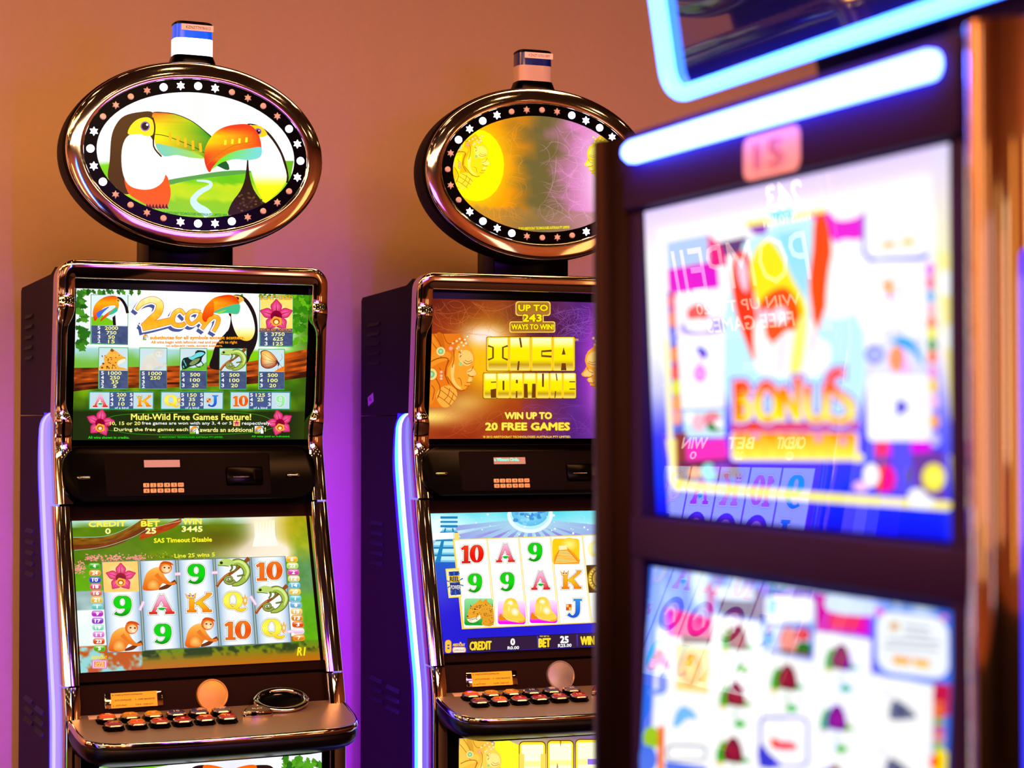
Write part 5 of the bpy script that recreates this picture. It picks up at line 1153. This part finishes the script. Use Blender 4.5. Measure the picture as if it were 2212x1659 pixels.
def build_machine(label, loc, rz, kind, pics, lit, tag, beacon_on, phase, buttons=True, group=None, scr=None):
    scr = scr or M_SCR1
    root = thing('slot_machine', label, 'slot machine', loc, rz, group)
    P = lambda *a, **k: part(*a, parent=root, **k) if False else part(a[0], a[1], a[2], root, **k)
    # body
    lo = P('cabinet', cached('cabl', me_cabinet(.02, 1.4665)), M_CAB); up = P('upper_cabinet', cached('cabu', me_cabinet(1.4685, 1.74, True)), M_CAB)
    P('plinth', cached('plinth', lambda: box_me('plinth', UC-.25, UC+.25, -.09, .42, 0, .022, .003)), M_BLACK)
    def slot_me():
        bm = bmesh.new(); bm_box(bm, -.006, .0, -.045, .045, -.004, .004, .0)
        for v in bm.verts:
            if v.co.x < -.003 and v.co.z > 0: v.co.x = -.0005
        return from_bm(bm, 'vent_slot', smooth=False)
    sm = cached('slot', slot_me)
    for s in (-1, 1):
        for i in range(5):
            part('vent_slot', sm, M_GAP, up, (UC+s*.2685, .325, 1.675-.0218*i), (0, 0, 0 if s < 0 else pi)); part('vent_slot', sm, M_GAP, lo, (UC+s*.2685, .30, 1.2265-.0224*i), (0, 0, 0 if s < 0 else pi))
        for i in range(3): part('vent_slot', sm, M_GAP, lo, (UC+s*.2685, .30, .876-.022*i), (0, 0, 0 if s < 0 else pi)); part('vent_slot', sm, M_GAP, lo, (UC+s*.2685, .17, .872-.022*i), (0, 0, 0 if s < 0 else pi))
    P('upper_frame', cached('uframe', me_upper_frame), M_CHROME, label='chrome frame around the upper screen')
    for s, uo, ui in ((-1,-.2825,-.2505),(1,.2700,.2335)):
        P('side_pillar', cached('pil%d' % s, lambda: me_pillar(uo, ui, .9585, 1.2905, 30)), M_CHROME)
        P('lower_pillar', cached('lpil%d' % s, lambda: me_pillar(uo, ui, .10, .955, 20)), M_CHROME)
    lm = led_mats(kind)
    for s in (-1, 1): P('light_tube', cached('led%d%s' % (s, kind), lambda: me_led(s)), lm, label='glowing blue-white light tube')
    # upper screen
    tU, tL = radians(-6.4), radians(18.7)
    P('upper_bezel', cached('ubez', lambda: tilt_slab('upper_bezel', UC, 1.7139, .004, tU, -.248, .246, .312, .012, .03)), M_BLACK)
    P('upper_screen', pics['upper'], scr, loc=(0, 0, 1.7139), rot=(-tU, 0, 0))
    P('lower_bezel', cached('lbez', lambda: tilt_slab('lower_bezel', UC, 1.2611, -.0025, tL, -.2505, .242, .318, .012, .029)), M_FASC)
    P('lower_screen', pics['lower'], scr, loc=(-.0076, -.0065, 1.2611), rot=(-tL, 0, 0))
    # service panel
    sp = P('service_panel', cached('serv', lambda: plate_on_F('service_panel', rr_outline(-.2655, .2462, 1.2985, 1.404, .042, 8), -.013, .04)), M_BLACK)
    part('reader_panel', cached('servi', lambda: plate_on_F('reader_panel', rr_outline(-.1845, .152, 1.3055, 1.392, .004, 2), -.0145, .004)), M_SERV, sp)
    fv = lambda w: F(1.2985)+(F(1.404)-F(1.2985))*(w-1.2985)/.1055-.0148
    th = math.atan((F(1.404)-F(1.2985))/.1055)
    part('message_display', cached('disp', lambda: box_me('message_display', -.0355, .0355, -.0015, .002, -.0072, .0072)), mat('lcd_'+tag, (150,110,96), .3, emit=L3((215,150,130)), es=.55, sample=False), sp, (-.0709, fv(1.3708), 1.3708), (-th, 0, 0))
    if tag == 'b':
        part('display_text', cached('dtxt', lambda: text_me('n Winners Circle.', .056, .007, 'XZ', .0024, .03)), mat('lcd_text', (40,220,200), .4, emit=L3((60,255,220)), es=1.2, sample=False), sp, (-.078, fv(1.373), 1.373), (-th, 0, 0), 'glowing teal message')
    km = mat('keypad_key', (240,170,110), .4, emit=L3((255,180,110)), es=.28, sample=False); kl = mat('keypad_number', (60,34,20), .5); kr = mat('keypad_red', (190,60,30), .5)
    kme = cached('key', lambda: box_me('key', -.0058, .0058, -.0022, .002, -.0042, .0042, .0008, 1))
    for i in range(6):
        for j in range(2):
            s = [['1','2','3','4','5','ENT'],['6','7','8','9','0','CLR']][j][i]
            x = -.1045+i*.01375; w = 1.3287-j*.0108
            part('key', kme, km, sp, (x, fv(w), w), (-th, 0, 0)); part('key_marking', cached('k'+s, lambda: text_me(s, .0034 if len(s) == 1 else .0075, .0052 if len(s) == 1 else .003, 'XZ', .0026, .01)), kl if len(s) == 1 else kr, sp, (x, fv(w), w), (-th, 0, 0))
    part('card_reader', cached('crd', lambda: box_me('card_reader', -.038, .038, -.005, .006, -.019, .019, .004)), M_BLACK, sp, (.095, fv(1.345), 1.345), (-th, 0, 0))
    part('card_slot', cached('crs', lambda: box_me('card_slot', -.016, .016, -.003, .003, -.0012, .0012, .0005, 1)), M_CHROME2, sp, (.086, fv(1.343)-.005, 1.343), (-th, 0, 0)); part('card_guide', cached('crg', lambda: box_me('card_guide', -.0085, .0085, -.004, .003, -.011, .011, .002, 1)), M_GLASSDK, sp, (.121, fv(1.347)-.004, 1.347), (-th, 0, 0))
    for x in (-.2253, .197): part('latch', cached('latch', lambda: box_me('latch', -.0135, .0135, -.004, .003, -.0034, .0034, .0033, 3)), M_CHROME, sp, (x, fv(1.345), 1.345), (-th, 0, 0))
    # strip with plate and round badge
    fs = P('bronze_strip', cached('fasc', lambda: tilt_slab('bronze_strip', UC, .9555, F(.9555)+.020, math.atan2(.021, .066), -.2505, .2405, .080, .012, .0)), M_FASC)
    tf = math.atan2(.021, .066); sv = lambda w: F(.9555)+.020-(.9555-w)*tan(tf)
    part('sign_frame', cached('sgf', lambda: box_me('sign_frame', -.0565, .0565, -.0035, .003, -.0158, .0158, .003, 2)), M_CHROME, fs, (-.147, sv(.924), .924), (-tf, 0, 0)); part('yellow_sign', cached('sgy', lambda: box_me('yellow_sign', -.044, .044, -.0045, -.002, -.0143, .0143)), mat('yellow_sign', (255,205,0), .5, emit=L3((255,200,0)), es=.18, sample=False), fs, (-.147, sv(.924), .924), (-tf, 0, 0))
    for k, (s, w_, dx, dz) in enumerate((('8 - FUNDS & POINTS DOWNLOAD', .058, -.0125, .0095), ('1 - AUTO DOWNLOAD', .036, -.0235, 0), ('3 - CARD BALANCES', .038, .0205, .0), ('4 - AUTO PLAY', .027, -.028, -.0095), ('CLR=R - CASH OUT', .034, .0185, -.0095))):
        part('sign_lettering', cached('sl%d' % k, lambda: text_me(s, w_, .0030, 'XZ', .0048, .015)), kl, fs, (-.147+dx, sv(.924+dz), .924+dz), (-tf, 0, 0))
    def badge():
        bm = bmesh.new(); rings = []
        for r, v in ((.0315,.006),(.0315,-.003),(.030,-.006),(.0285,-.006),(.0275,-.0045),(.018,-.0052),(.008,-.006)): rings.append([(r*cos(2*pi*k/48), v, max(r*sin(2*pi*k/48), -.0275)) for k in range(48)])
        loft(bm, rings, True, True, True); return from_bm(bm, 'round_badge')
    part('round_badge', cached('badge', badge), mat('brushed_disc', (240,190,70), .38, .7, bump=.15, bscale=60) if tag != 'b' else mat('brushed_disc_grey', (190,176,176), .3, .8, bump=.15, bscale=60), fs, (.0052, sv(.924), .924), (-tf, 0, 0))
    # deck
    dt = P('button_deck', cached('dtop', me_deck_top), M_DECK); part('deck_trim', cached('dtrim', me_deck_trim), M_CHROME, dt); part('deck_underside', cached('dbody', me_deck_body), M_UNDER, dt)
    td = math.atan(.206)
    if buttons:
        cb = mat('button_body', (225,205,190), .24, .9)
        tops = [('SERVICE',(225,80,20)),('1',(190,120,20)),('5',(205,130,20)),('10',(60,50,70)),('20',(60,54,80)),('25',(95,82,80))]; low = [('CASH OUT',(120,20,24)),('1',(205,80,10)),('2',(165,30,16)),('3',(150,14,8)),('5',(150,14,8)),('10',(165,26,10))]
        for j, row in enumerate((tops, low)):
            for i, (s, c) in enumerate(row):
                x = (-.2080+i*.0438) if j == 0 else (-.2030+i*.0430); y = -.1640 if j == 0 else -.2020
                b = part('bet_button', cached('btn', me_button), [cb, M_BLACK], root, (x, y, DW(y)+.0003), (td, 0, 0))
                part('button_cap', cached('cap%d%d' % c[:2], me_cap), mat('cap%d_%d_%d' % c, c, .25, coat=.4, emit=L3(c), es=.35, sample=False), b); part('button_marking', cached('bm'+s, lambda: text_me(s, .0075*len(s)**.6 if len(s) < 3 else .017, .007 if len(s) < 3 else .0036, 'XY', .0128, .03)), mat('button_white', (250,225,200), .4), b)
        def play_me(s0, z0, z1):
            def f():
                bm = bmesh.new(); P0 = catmull([(-.027,-.012),(0,-.017),(.027,-.012),(.025,.0),(.010,.020),(-.002,.024),(-.012,.018),(-.026,.0)], 4)
                loft(bm, [[(x*s0*1.04, y*s0*1.04, z0) for x, y in P0], [(x*s0, y*s0, z1-.002) for x, y in P0], [(x*s0*.94, y*s0*.94, z1) for x, y in P0]], True, True, True); return from_bm(bm, 'play', angle=40)
            return f
        pb = part('play_button', cached('ply', play_me(1.0, 0, .011)), M_CHROME, root, (.0775, -.176, DW(-.176)), (td, 0, 0)); pc = (104,106,84) if tag != 'b' else (200,80,20)
        part('play_cap', cached('plc', play_me(.86, .010, .013)), mat('play_cap_'+tag, pc, .25, coat=.4), pb); part('play_marking', cached('plt', lambda: text_me('PLAY', .021, .0075, 'XY', .0134, .03)), mat('button_white', (250,225,200), .4), pb, (0, -.003, 0))
        def ring_me():
            bm = bmesh.new(); rings = []; n = 48
            for k in range(n+1):
                t = 2*pi*k/n; cx, cy = .050*cos(t), .031*sin(t)
                rings.append([(cx*(1+.13*cos(q)), cy*(1+.20*cos(q)), .005*sin(q)) for q in [2*pi*j/10 for j in range(10)]])
            loft(bm, rings, True); return from_bm(bm, 'coin_ring')
        cr = part('coin_ring', cached('cring', ring_me), M_CHROME, root, (.134, -.150, .912), (radians(31), 0, 0))
        part('coin_window', cached('cwin', lambda: loft_me('coin_window', [[(.0475*cos(t), .029*sin(t), z) for t in [2*pi*j/40 for j in range(40)]] for z in (-.008, -.003)])), M_GLASSDK, cr)
        part('paper_note', cached('note', lambda: box_me('paper_note', -.046, .046, -.010, .010, .0, .0006)), mat('paper_note', (235,205,175), .7), root, (-.191, -.1405, DW(-.1405)+.0005), (td, 0, radians(-3)), 'narrow white paper strip')
    # belly glass
    P('belly_frame', cached('bfr', lambda: box_me('belly_frame', UC-.247, UC+.2415, -.146, -.09, .10, .8085, .003)), M_BLACK)
    P('belly_glass', pics['belly'], M_SCR2, loc=(0, -.1475, 0))
    # topper
    P('topper_post', cached('post', lambda: box_me('topper_post', -.0865, .0880, .040, .15, 1.744, 1.86, .004)), M_BLACK)
    def shell():
        bm, r = me_ell_ring(.262, .186, [(.006,-.040),(-.0005,-.034),(-.0005,.0),(.001,.030),(.008,.046),(.05,.052)]); loft(bm, r, True, True, True); return from_bm(bm, 'oval_shell')
    P('oval_shell', cached('shell', shell), M_CAB)
    def ring():
        bm, r = me_ell_ring(.2585, .1835, [(.002,-.030),(.0,-.034),(-.0003,-.0465),(.0002,-.0490),(.0012,-.0505),(.0030,-.0512),(.0036,-.05135),(.010,-.0520),(.018,-.0526),(.026,-.0529),(.0318,-.0528),(.0325,-.0526),(.0338,-.0516),(.0344,-.0500),(.0345,-.044)]); loft(bm, r, True); return from_bm(bm, 'oval_rim', angle=60)
    P('oval_rim', cached('rim', ring), M_CHROME, label='chrome oval rim')
    def band():
        bm, r = me_ell_ring(.2255, .1510, [(0,-.040),(0,-.049),(.0262,-.049),(.0262,-.046)]); loft(bm, r, True, True, True); return from_bm(bm, 'bulb_band', angle=40)
    P('bulb_band', cached('band', band), M_BLACK)
    P('oval_picture', pics['oval'], M_SCR2, loc=(0, -.0475, 0))
    pos = oval_arc(.2115, .1365, 32, .25)
    for k, (x, z) in enumerate(pos):
        on = lit(k); star = (k % 2 == 1)
        me = cached('b%d%d' % (star, on), lambda: me_star(.0088 if on else .0080) if star else me_dot(.0078 if on else .0062))
        o = part('bulb', me, M_LENSON if on else M_LENSOFF, root, (OVC[0]+x, -.0492, OVC[1]+z))
    # beacon on top
    bx, by, bz = -.0045, .02, 2.163
    bk = part('beacon', cached('bcb', lambda: loft_me('beacon', [sup(.047,.034,4,0), sup(.0465,.034,4,.008), sup(.0412,.029,4,.0235), sup(.0405,.028,4,.0255)])), M_BLACK, root, (bx, by, bz))
    part('beacon_white_lens', cached('bcw', lambda: loft_me('lens', [sup(.0395,.027,4,.025), sup(.0395,.027,4,.0595)])), M_WHITELIT if beacon_on else M_WHITEOFF, bk, label='white lens'+(' lit up' if beacon_on else ' unlit'))
    part('beacon_blue_lens', cached('bcl', lambda: loft_me('lens', [sup(.0392,.0267,4,.0595), sup(.0387,.0263,4,.0875)])), M_BLUELIT if beacon_on else M_BLUEOFF, bk, label='blue lens')
    part('beacon_cap', cached('bcc', lambda: loft_me('cap', [sup(.0392,.0267,4,.0875), sup(.0390,.0265,4,.0915), sup(.036,.024,4,.0938)])), M_BLACK, bk)
    part('beacon_sticker', cached('bcs', lambda: box_me('sticker', -.028, .037, -.0276, -.0268,   .0745, .0870)), mat('beacon_sticker', (255,225,205), .5, emit=L3((255,170,140)), es=.25, sample=False), bk)
    part('sticker_lettering', cached('bct'+tag, lambda: text_me('KZNZT7978/612' if tag == 'a' else 'KZNZT10703/3897', .050, .0058, 'XZ', .0279, .005)), kl, bk, (.006, 0, .0807))
    return root
# ---- third machine
def build_front_machine(label, loc, rz):
    root = thing('slot_machine', label, 'slot machine', loc, rz)
    Pt = lambda n, me, m, **k: part(n, me, m, root, **k)
    DARK_BLUELIT = mat('front_machine_bluelit', (42,22,88), .5, spec=0.08);  # purple of the neon's blue light is put into this base colour
    Pt('cabinet', box_me('cabinet', -.30, .30, .02, .46, .06, 1.715, .012), M_CAB); Pt('plinth', box_me('plinth', -.29, .29, .0, .44, 0, .06, .004), M_BLACK)
    # face plates: top band, middle band
    Pt('top_band', box_me('top_band', -.262, .262, -.012, .03, 1.6545, 1.7285, .004), DARK_BLUELIT); 
    Pt('screen_surround', box_me('screen_surround', -.262, .262, .018, .034, 1.0, 1.66, .004), DARK_BLUELIT)
    Pt('middle_band', box_me('middle_band', -.262, .262, -.006, .03, 1.3215, 1.3615, .004), DARK_BLUELIT)
    Pt('belly_panel', box_me('belly_panel', -.262, .262, -.03, .03, .10, 1.03, .006), DARK_BLUELIT)
    Pt('button_deck', box_me('button_deck', -.30, .30, -.27, .0, .86, .905, .014), M_DECK)
    Pt('upper_screen', art_bonus_screen(), screen_mat('front_screen_light', 1.12, .01, 1.0), loc=(0, -.001, 1.6519), rot=(radians(2.44), 0, 0))
    for s in (-1, 1): Pt('screen_edge', box_me('screen_edge', min(s*.238, s*.262), max(s*.238, s*.262), -.004, .03, 1.02, 1.656, .003), DARK_BLUELIT)
    Pt('lower_screen', art_fruit_reels(), MATS.setdefault('fl', screen_mat('front_lower_light', 1.05, .02, .8)), loc=(0, .003, 1.3145), rot=(radians(-3.4), 0, 0))
    # chrome side columns
    def col(side):
        rings = []
        for w in list(np.linspace(.10, 1.72, 24))+[1.7245, 1.7265]:
            k = 1.0
            rings.append([(side*(.258+.072*(.5-.5*cos(t))), .06-.085*k*sin(t)**.75-.0, w) for t in [pi*j/20 for j in range(21)]])
        bm = bmesh.new(); R_ = loft(bm, rings, False); bm.faces.new(R_[0]); bm.faces.new(R_[-1]); return from_bm(bm, 'side_column', angle=50)
    Pt('side_column', col(-1), mat('chrome_dark_reflection', (58,42,42), .25, 1.0)); Pt('side_column', col(1), M_CHROME, label='chrome side column reflecting the hall')  # left column: dark reflections put into the chrome's base colour
    # glowing bar across the top
    def bar():
        P = rr_outline(-.2430, .2430, 1.6975, 1.7185, .0102, 6); bm = bmesh.new()
        loft(bm, [[(x, -.010, z) for x, z in P], [(x, -.019, z) for x, z in P], [(x*.995, -.023, 1.708+(z-1.708)*.7) for x, z in P]], True, True, True); return from_bm(bm, 'light_bar')
    Pt('light_bar', bar(), mat('light_bar', (60,60,90), .4, emit=(.10,.17,1.7), es=13), label='long glowing blue-white light bar')
    Pt('number_plate', plate_simple('number_plate', rr_outline(-.033, .055, 1.6560, 1.6925, .009, 5), -.0125, .003), mat('number_plate', (240,180,170), .5, emit=L3((220,140,150)), es=.25, sample=False)); Pt('plate_number', text_me('15', .044, .022, 'XZ', .0160, .0), mat('plate_number', (190,100,160), .5), loc=(.011, -.0, 1.674))
    tube = mat('front_side_tube', (40,40,255), .4, emit=(.02,.03,1.0), es=3.5)
    for s in (-1, 1):
        if s > 0: Pt('light_tube', box_me('light_tube', .331, .345, -.01, .02, .3, 1.57, .006), tube, label='blue light tube')
    # roof housing and overhead sign
    Pt('roof_housing', box_me('roof_housing', -.22, .30, .03, .40, 1.712, 1.742, .012), DARK_BLUELIT); 
    Pt('sign_post', box_me('sign_post', -.10, .10, .10, .20, 1.73, 1.95, .01), DARK_BLUELIT)
    ts = radians(9)
    S = [(x, z) for x, z in rr_outline(-.275, .275, 0.004, .44, .035, 8)]
    def tube_ring():
        bm = bmesh.new(); rings = []; n = len(S)
        for i, (x, z) in enumerate(S):
            a, b = S[i-1], S[(i+1) % n]; tx, tz = b[0]-a[0], b[1]-a[1]; l = math.hypot(tx, tz); nx, nz = -tz/l, tx/l
            rings.append([(x+nx*(.0072+.0072*cos(q)), -.004-.010*sin(q), z+nz*(.0072+.0072*cos(q))) for q in [2*pi*j/12 for j in range(12)]])
        rings.append(rings[0]); loft(bm, rings, True); return from_bm(bm, 'sign_tube', angle=60)
    loc_s = (0, .052, 1.760); rs = (ts, 0, 0)
    sg = Pt('overhead_sign', plate_simple('overhead_sign', S, .0, .05), mat('sign_glass_bluelit', (22,22,80), .03, coat=.8, spec=.8), loc=loc_s, rot=rs); part('sign_tube', tube_ring(), mat('sign_tube', (30,40,60), .4, emit=(.055,.24,1.5), es=10), sg, label='glowing cyan-blue border tube')  # the tube's blue glow on the black glass is put into its colour
    part('sign_picture', art_overhead_sign(), screen_mat('sign_light', 1.1, .03, .6), sg, (0, -.0035, .040))
    return root
def plate_simple(name, outline, v, th):
    bm = bmesh.new(); loft(bm, [[(x, v+th, z) for x, z in outline], [(x, v+.002, z) for x, z in outline], [(x*.997, v, z) for x, z in outline]], True, True, True); return from_bm(bm, name, angle=30)
Q_L3 = [(306.6,287),(1913.2,521),(1799.4,2712.3),(207.4,1937.2)]

# ------------------------------------------------------------------ the room
def struct(name, me, m): o = link(name, me, None, m); o['kind'] = 'structure'; return o
WA = radians(22.0); wn = Vector((-sin(WA), cos(WA), 0)); wr = Vector((cos(WA), sin(WA), 0)); WOFF = 4.20
def wall_slab(name, c, length, rz, m, th=.12):
    me = box_me(name, -length/2, length/2, 0, th, 0, CEIL); o = struct(name, me, m); o.location = c; o.rotation_euler = (0, 0, rz); return o
wall_slab('wall_back', wn*WOFF + wr*0.8, 9.6, WA, M_WALL)
wall_slab('wall_left', Vector((-3.9, .2, 0)), 11.0, radians(90), M_HALL)
wall_slab('wall_front', Vector((.6, -4.6, 0)), 9.4, radians(180), M_HALL)
wall_slab('wall_right', Vector((5.1, .6, 0)), 12.0, radians(-90), M_HALL)
fl = struct('floor', box_me('floor', -5.5, 6, -5.5, 8, -.08, -.0005), M_CARP); ce = struct('ceiling', box_me('ceiling', -5.5, 6, -5.5, 8, CEIL, CEIL+.08), M_CEIL)
def baseboard(name, c, length, rz): o = struct(name, box_me(name, -length/2, length/2, -.02, 0, 0, .12, .003), M_BLACK); o.location = c; o.rotation_euler = (0,0,rz)
M_DARKBAND = mat('added_dark_band', (30,16,12), .6, spec=.2, var=.3, vscale=3)  # added unseen band, makes the low chrome reflections dark
for nm, c, ln, rz in (('added_band_1', (-3.86, .2, 0), 10.0, 90), ('added_band_2', (.6, -4.56, 0), 8.9, 180), ('added_band_3', (5.06, .6, 0), 11.0, -90)):
    o = struct(nm, box_me(nm, -ln/2, ln/2, -.03, .035, 0, .75, .01), M_DARKBAND); o.location = c; o.rotation_euler = (0, 0, radians(rz))
baseboard('baseboard_back', wn*WOFF + wr*0.8, 9.0, WA)

# ------------------------------------------------------------------ the machines
pics1 = dict(upper=art_paytable(), lower=art_reels_jungle(), oval=art_topper_toucans(), belly=art_belly_toucans())
pics2 = dict(upper=art_inca_title(), lower=art_reels_inca(), oval=art_topper_inca(), belly=art_belly_inca())
lit1 = lambda k: ((k+1) % 8) >= 4 
m1 = build_machine('left slot machine with toucan pictures on its lit oval topper and screens', (-.6336, 3.7049, 0), radians(24.0), 'soft', pics1, (lambda k: ((k+1) // 4) % 2 == 0), 'a', True, 0)
m2 = build_machine('middle slot machine with a gold title screen and a gold and purple oval topper', (.0554, 3.9864, 0), radians(20.17), 'bright', pics2, (lambda k: ((k-3) // 4) % 2 == 0), 'b', False, 0)
part('side_sticker', box_me('side_sticker', -.0006, .0, -.022, .022, -.010, .010), mat('side_sticker', (225,150,190), .6), m2, (UC-.2687, .353, 1.505), (radians(-14), 0, 0), 'small torn pink sticker')
part('sticker_writing', text_me('BR1', .022, .008, 'XZ', .0, .02), mat('sticker_writing', (140,20,60), .6), m2, (UC-.2696, .353, 1.505), (0, radians(8), radians(-90)), 'dark red handwriting')
m3 = build_front_machine('large out-of-focus slot machine in the right foreground with a blue-white light bar', (.2218, 1.547, 0), radians(-66.49))
pics4 = dict(upper=art_volcano_title(), lower=art_volcano_reels(), oval=art_volcano_oval(), belly=pics1['belly'])
m4 = build_machine('slot machine left of the frame, seen only as a mirrored reflection in the foreground screen', (-1.02, 2.50, .11), radians(106.6), 'dim', pics4, (lambda k: (k // 4) % 2 == 0), 'c', True, 0, buttons=False, scr=screen_mat('bright_screen_light', 3.2, .12, .12))
part('machine_stand', box_me('machine_stand', -.27, .26, -.10, .43, -.11, 0, .004), M_BLACK, m4)

# ------------------------------------------------------------------ hall downlights, added glow panels (they show in the chrome and the glass)
def downlight(x, y, first):
    t = thing('ceiling_downlight', 'round warm downlight set in the dark ceiling', 'ceiling light', (x, y, CEIL), 0, 'ceiling downlights')
    part('trim_ring', cached('dlr', lambda: loft_me('trim_ring', [[(r*cos(a), r*sin(a), z) for a in [2*pi*k/24 for k in range(24)]] for r, z in ((.075,0),(.075,-.008),(.058,-.010),(.056,-.002))], True, False, False)), M_CHROME2, t)
    part('lamp_disc', cached('dld', lambda: loft_me('lamp_disc', [[(r*cos(a), r*sin(a), z) for a in [2*pi*k/24 for k in range(24)]] for r, z in ((.056,-.001),(.055,-.005))])), mat('downlight_lamp', (255,220,160), .5, emit=(1.0,.55,.22), es=45), t)
first = True
for ix in range(-3, 5):
    for iy in range(-4, 4):
        x, y = ix*1.0+.3*(iy % 2), iy*1.0
        if y < 2.2: downlight(x, y, first); first = False
def wall_panel(x, y, z, rz, w, h, c, s, lab):  # added unseen panel, put in for coloured streaks in the chrome
    t = thing('added_glow_panel', lab, 'added glow panel', (x, y, z), rz)
    part('panel_frame', box_me('panel_frame', -w/2-.03, w/2+.03, -.04, 0, -h/2-.03, h/2+.03, .006), M_BLACK, t); part('panel_face', box_me('panel_face', -w/2, w/2, -.048, -.038, -h/2, h/2), mat('panel_'+lab[:40], (255,220,160), .5, emit=c, es=s), t)
PAN = [(-3.88,3.0,1.7,90,.25,1.2,(1.0,.20,.05),1.6,'red'), (-3.88,2.1,1.9,90,.30,1.5,(1.0,.42,.10),2.2,'amber'), (-3.88,1.3,1.5,90,.20,1.0,(.25,.6,.35),1.2,'green'), (-3.88,.6,1.8,90,.35,1.6,(1.0,.62,.30),2.0,'cream'),
       (-3.88,-.3,1.6,90,.2,.9,(.55,.45,1.0),1.6,'violet'), (-3.88,-1.2,1.7,90,.5,1.3,(1.0,.36,.08),2.0,'orange'), (-3.88,-2.4,1.5,90,.3,1.4,(.9,.8,1.0),1.6,'white'),
       (-3.0,-4.58,1.7,180,.4,1.5,(1.0,.45,.12),2.2,'amber'), (-2.0,-4.58,1.6,180,.3,1.2,(.9,.15,.2),1.6,'crimson'), (-1.1,-4.58,1.8,180,.5,1.0,(1.0,.7,.4),1.8,'cream'), (0.1,-4.58,1.7,180,.3,1.6,(1.0,.35,.05),2.2,'orange'), (1.1,-4.58,1.5,180,.35,1.0,(.5,.5,1.0),1.6,'lilac'), (2.2,-4.58,1.8,180,.5,1.5,(1.0,.55,.18),2.2,'golden'),
       (5.08,-1.0,1.8,-90,.6,1.4,(1.0,.45,.14),2.0,'amber'), (5.08,-2.6,1.6,-90,.4,1.2,(1.0,.75,.6),1.8,'pale pink')]
for x, y, z, r, w, hh, c, s, nm in PAN:
    wall_panel(x, y, z, radians(r), w, hh, c, s, 'tall %s backlit panel on the %s wall of the hall, out of frame' % (nm, {90:'left', 180:'rear', -90:'right'}[r]))
print('tris', sum(len(o.data.polygons) for o in bpy.data.objects if o.type == 'MESH'), 'objs', len(bpy.data.objects))
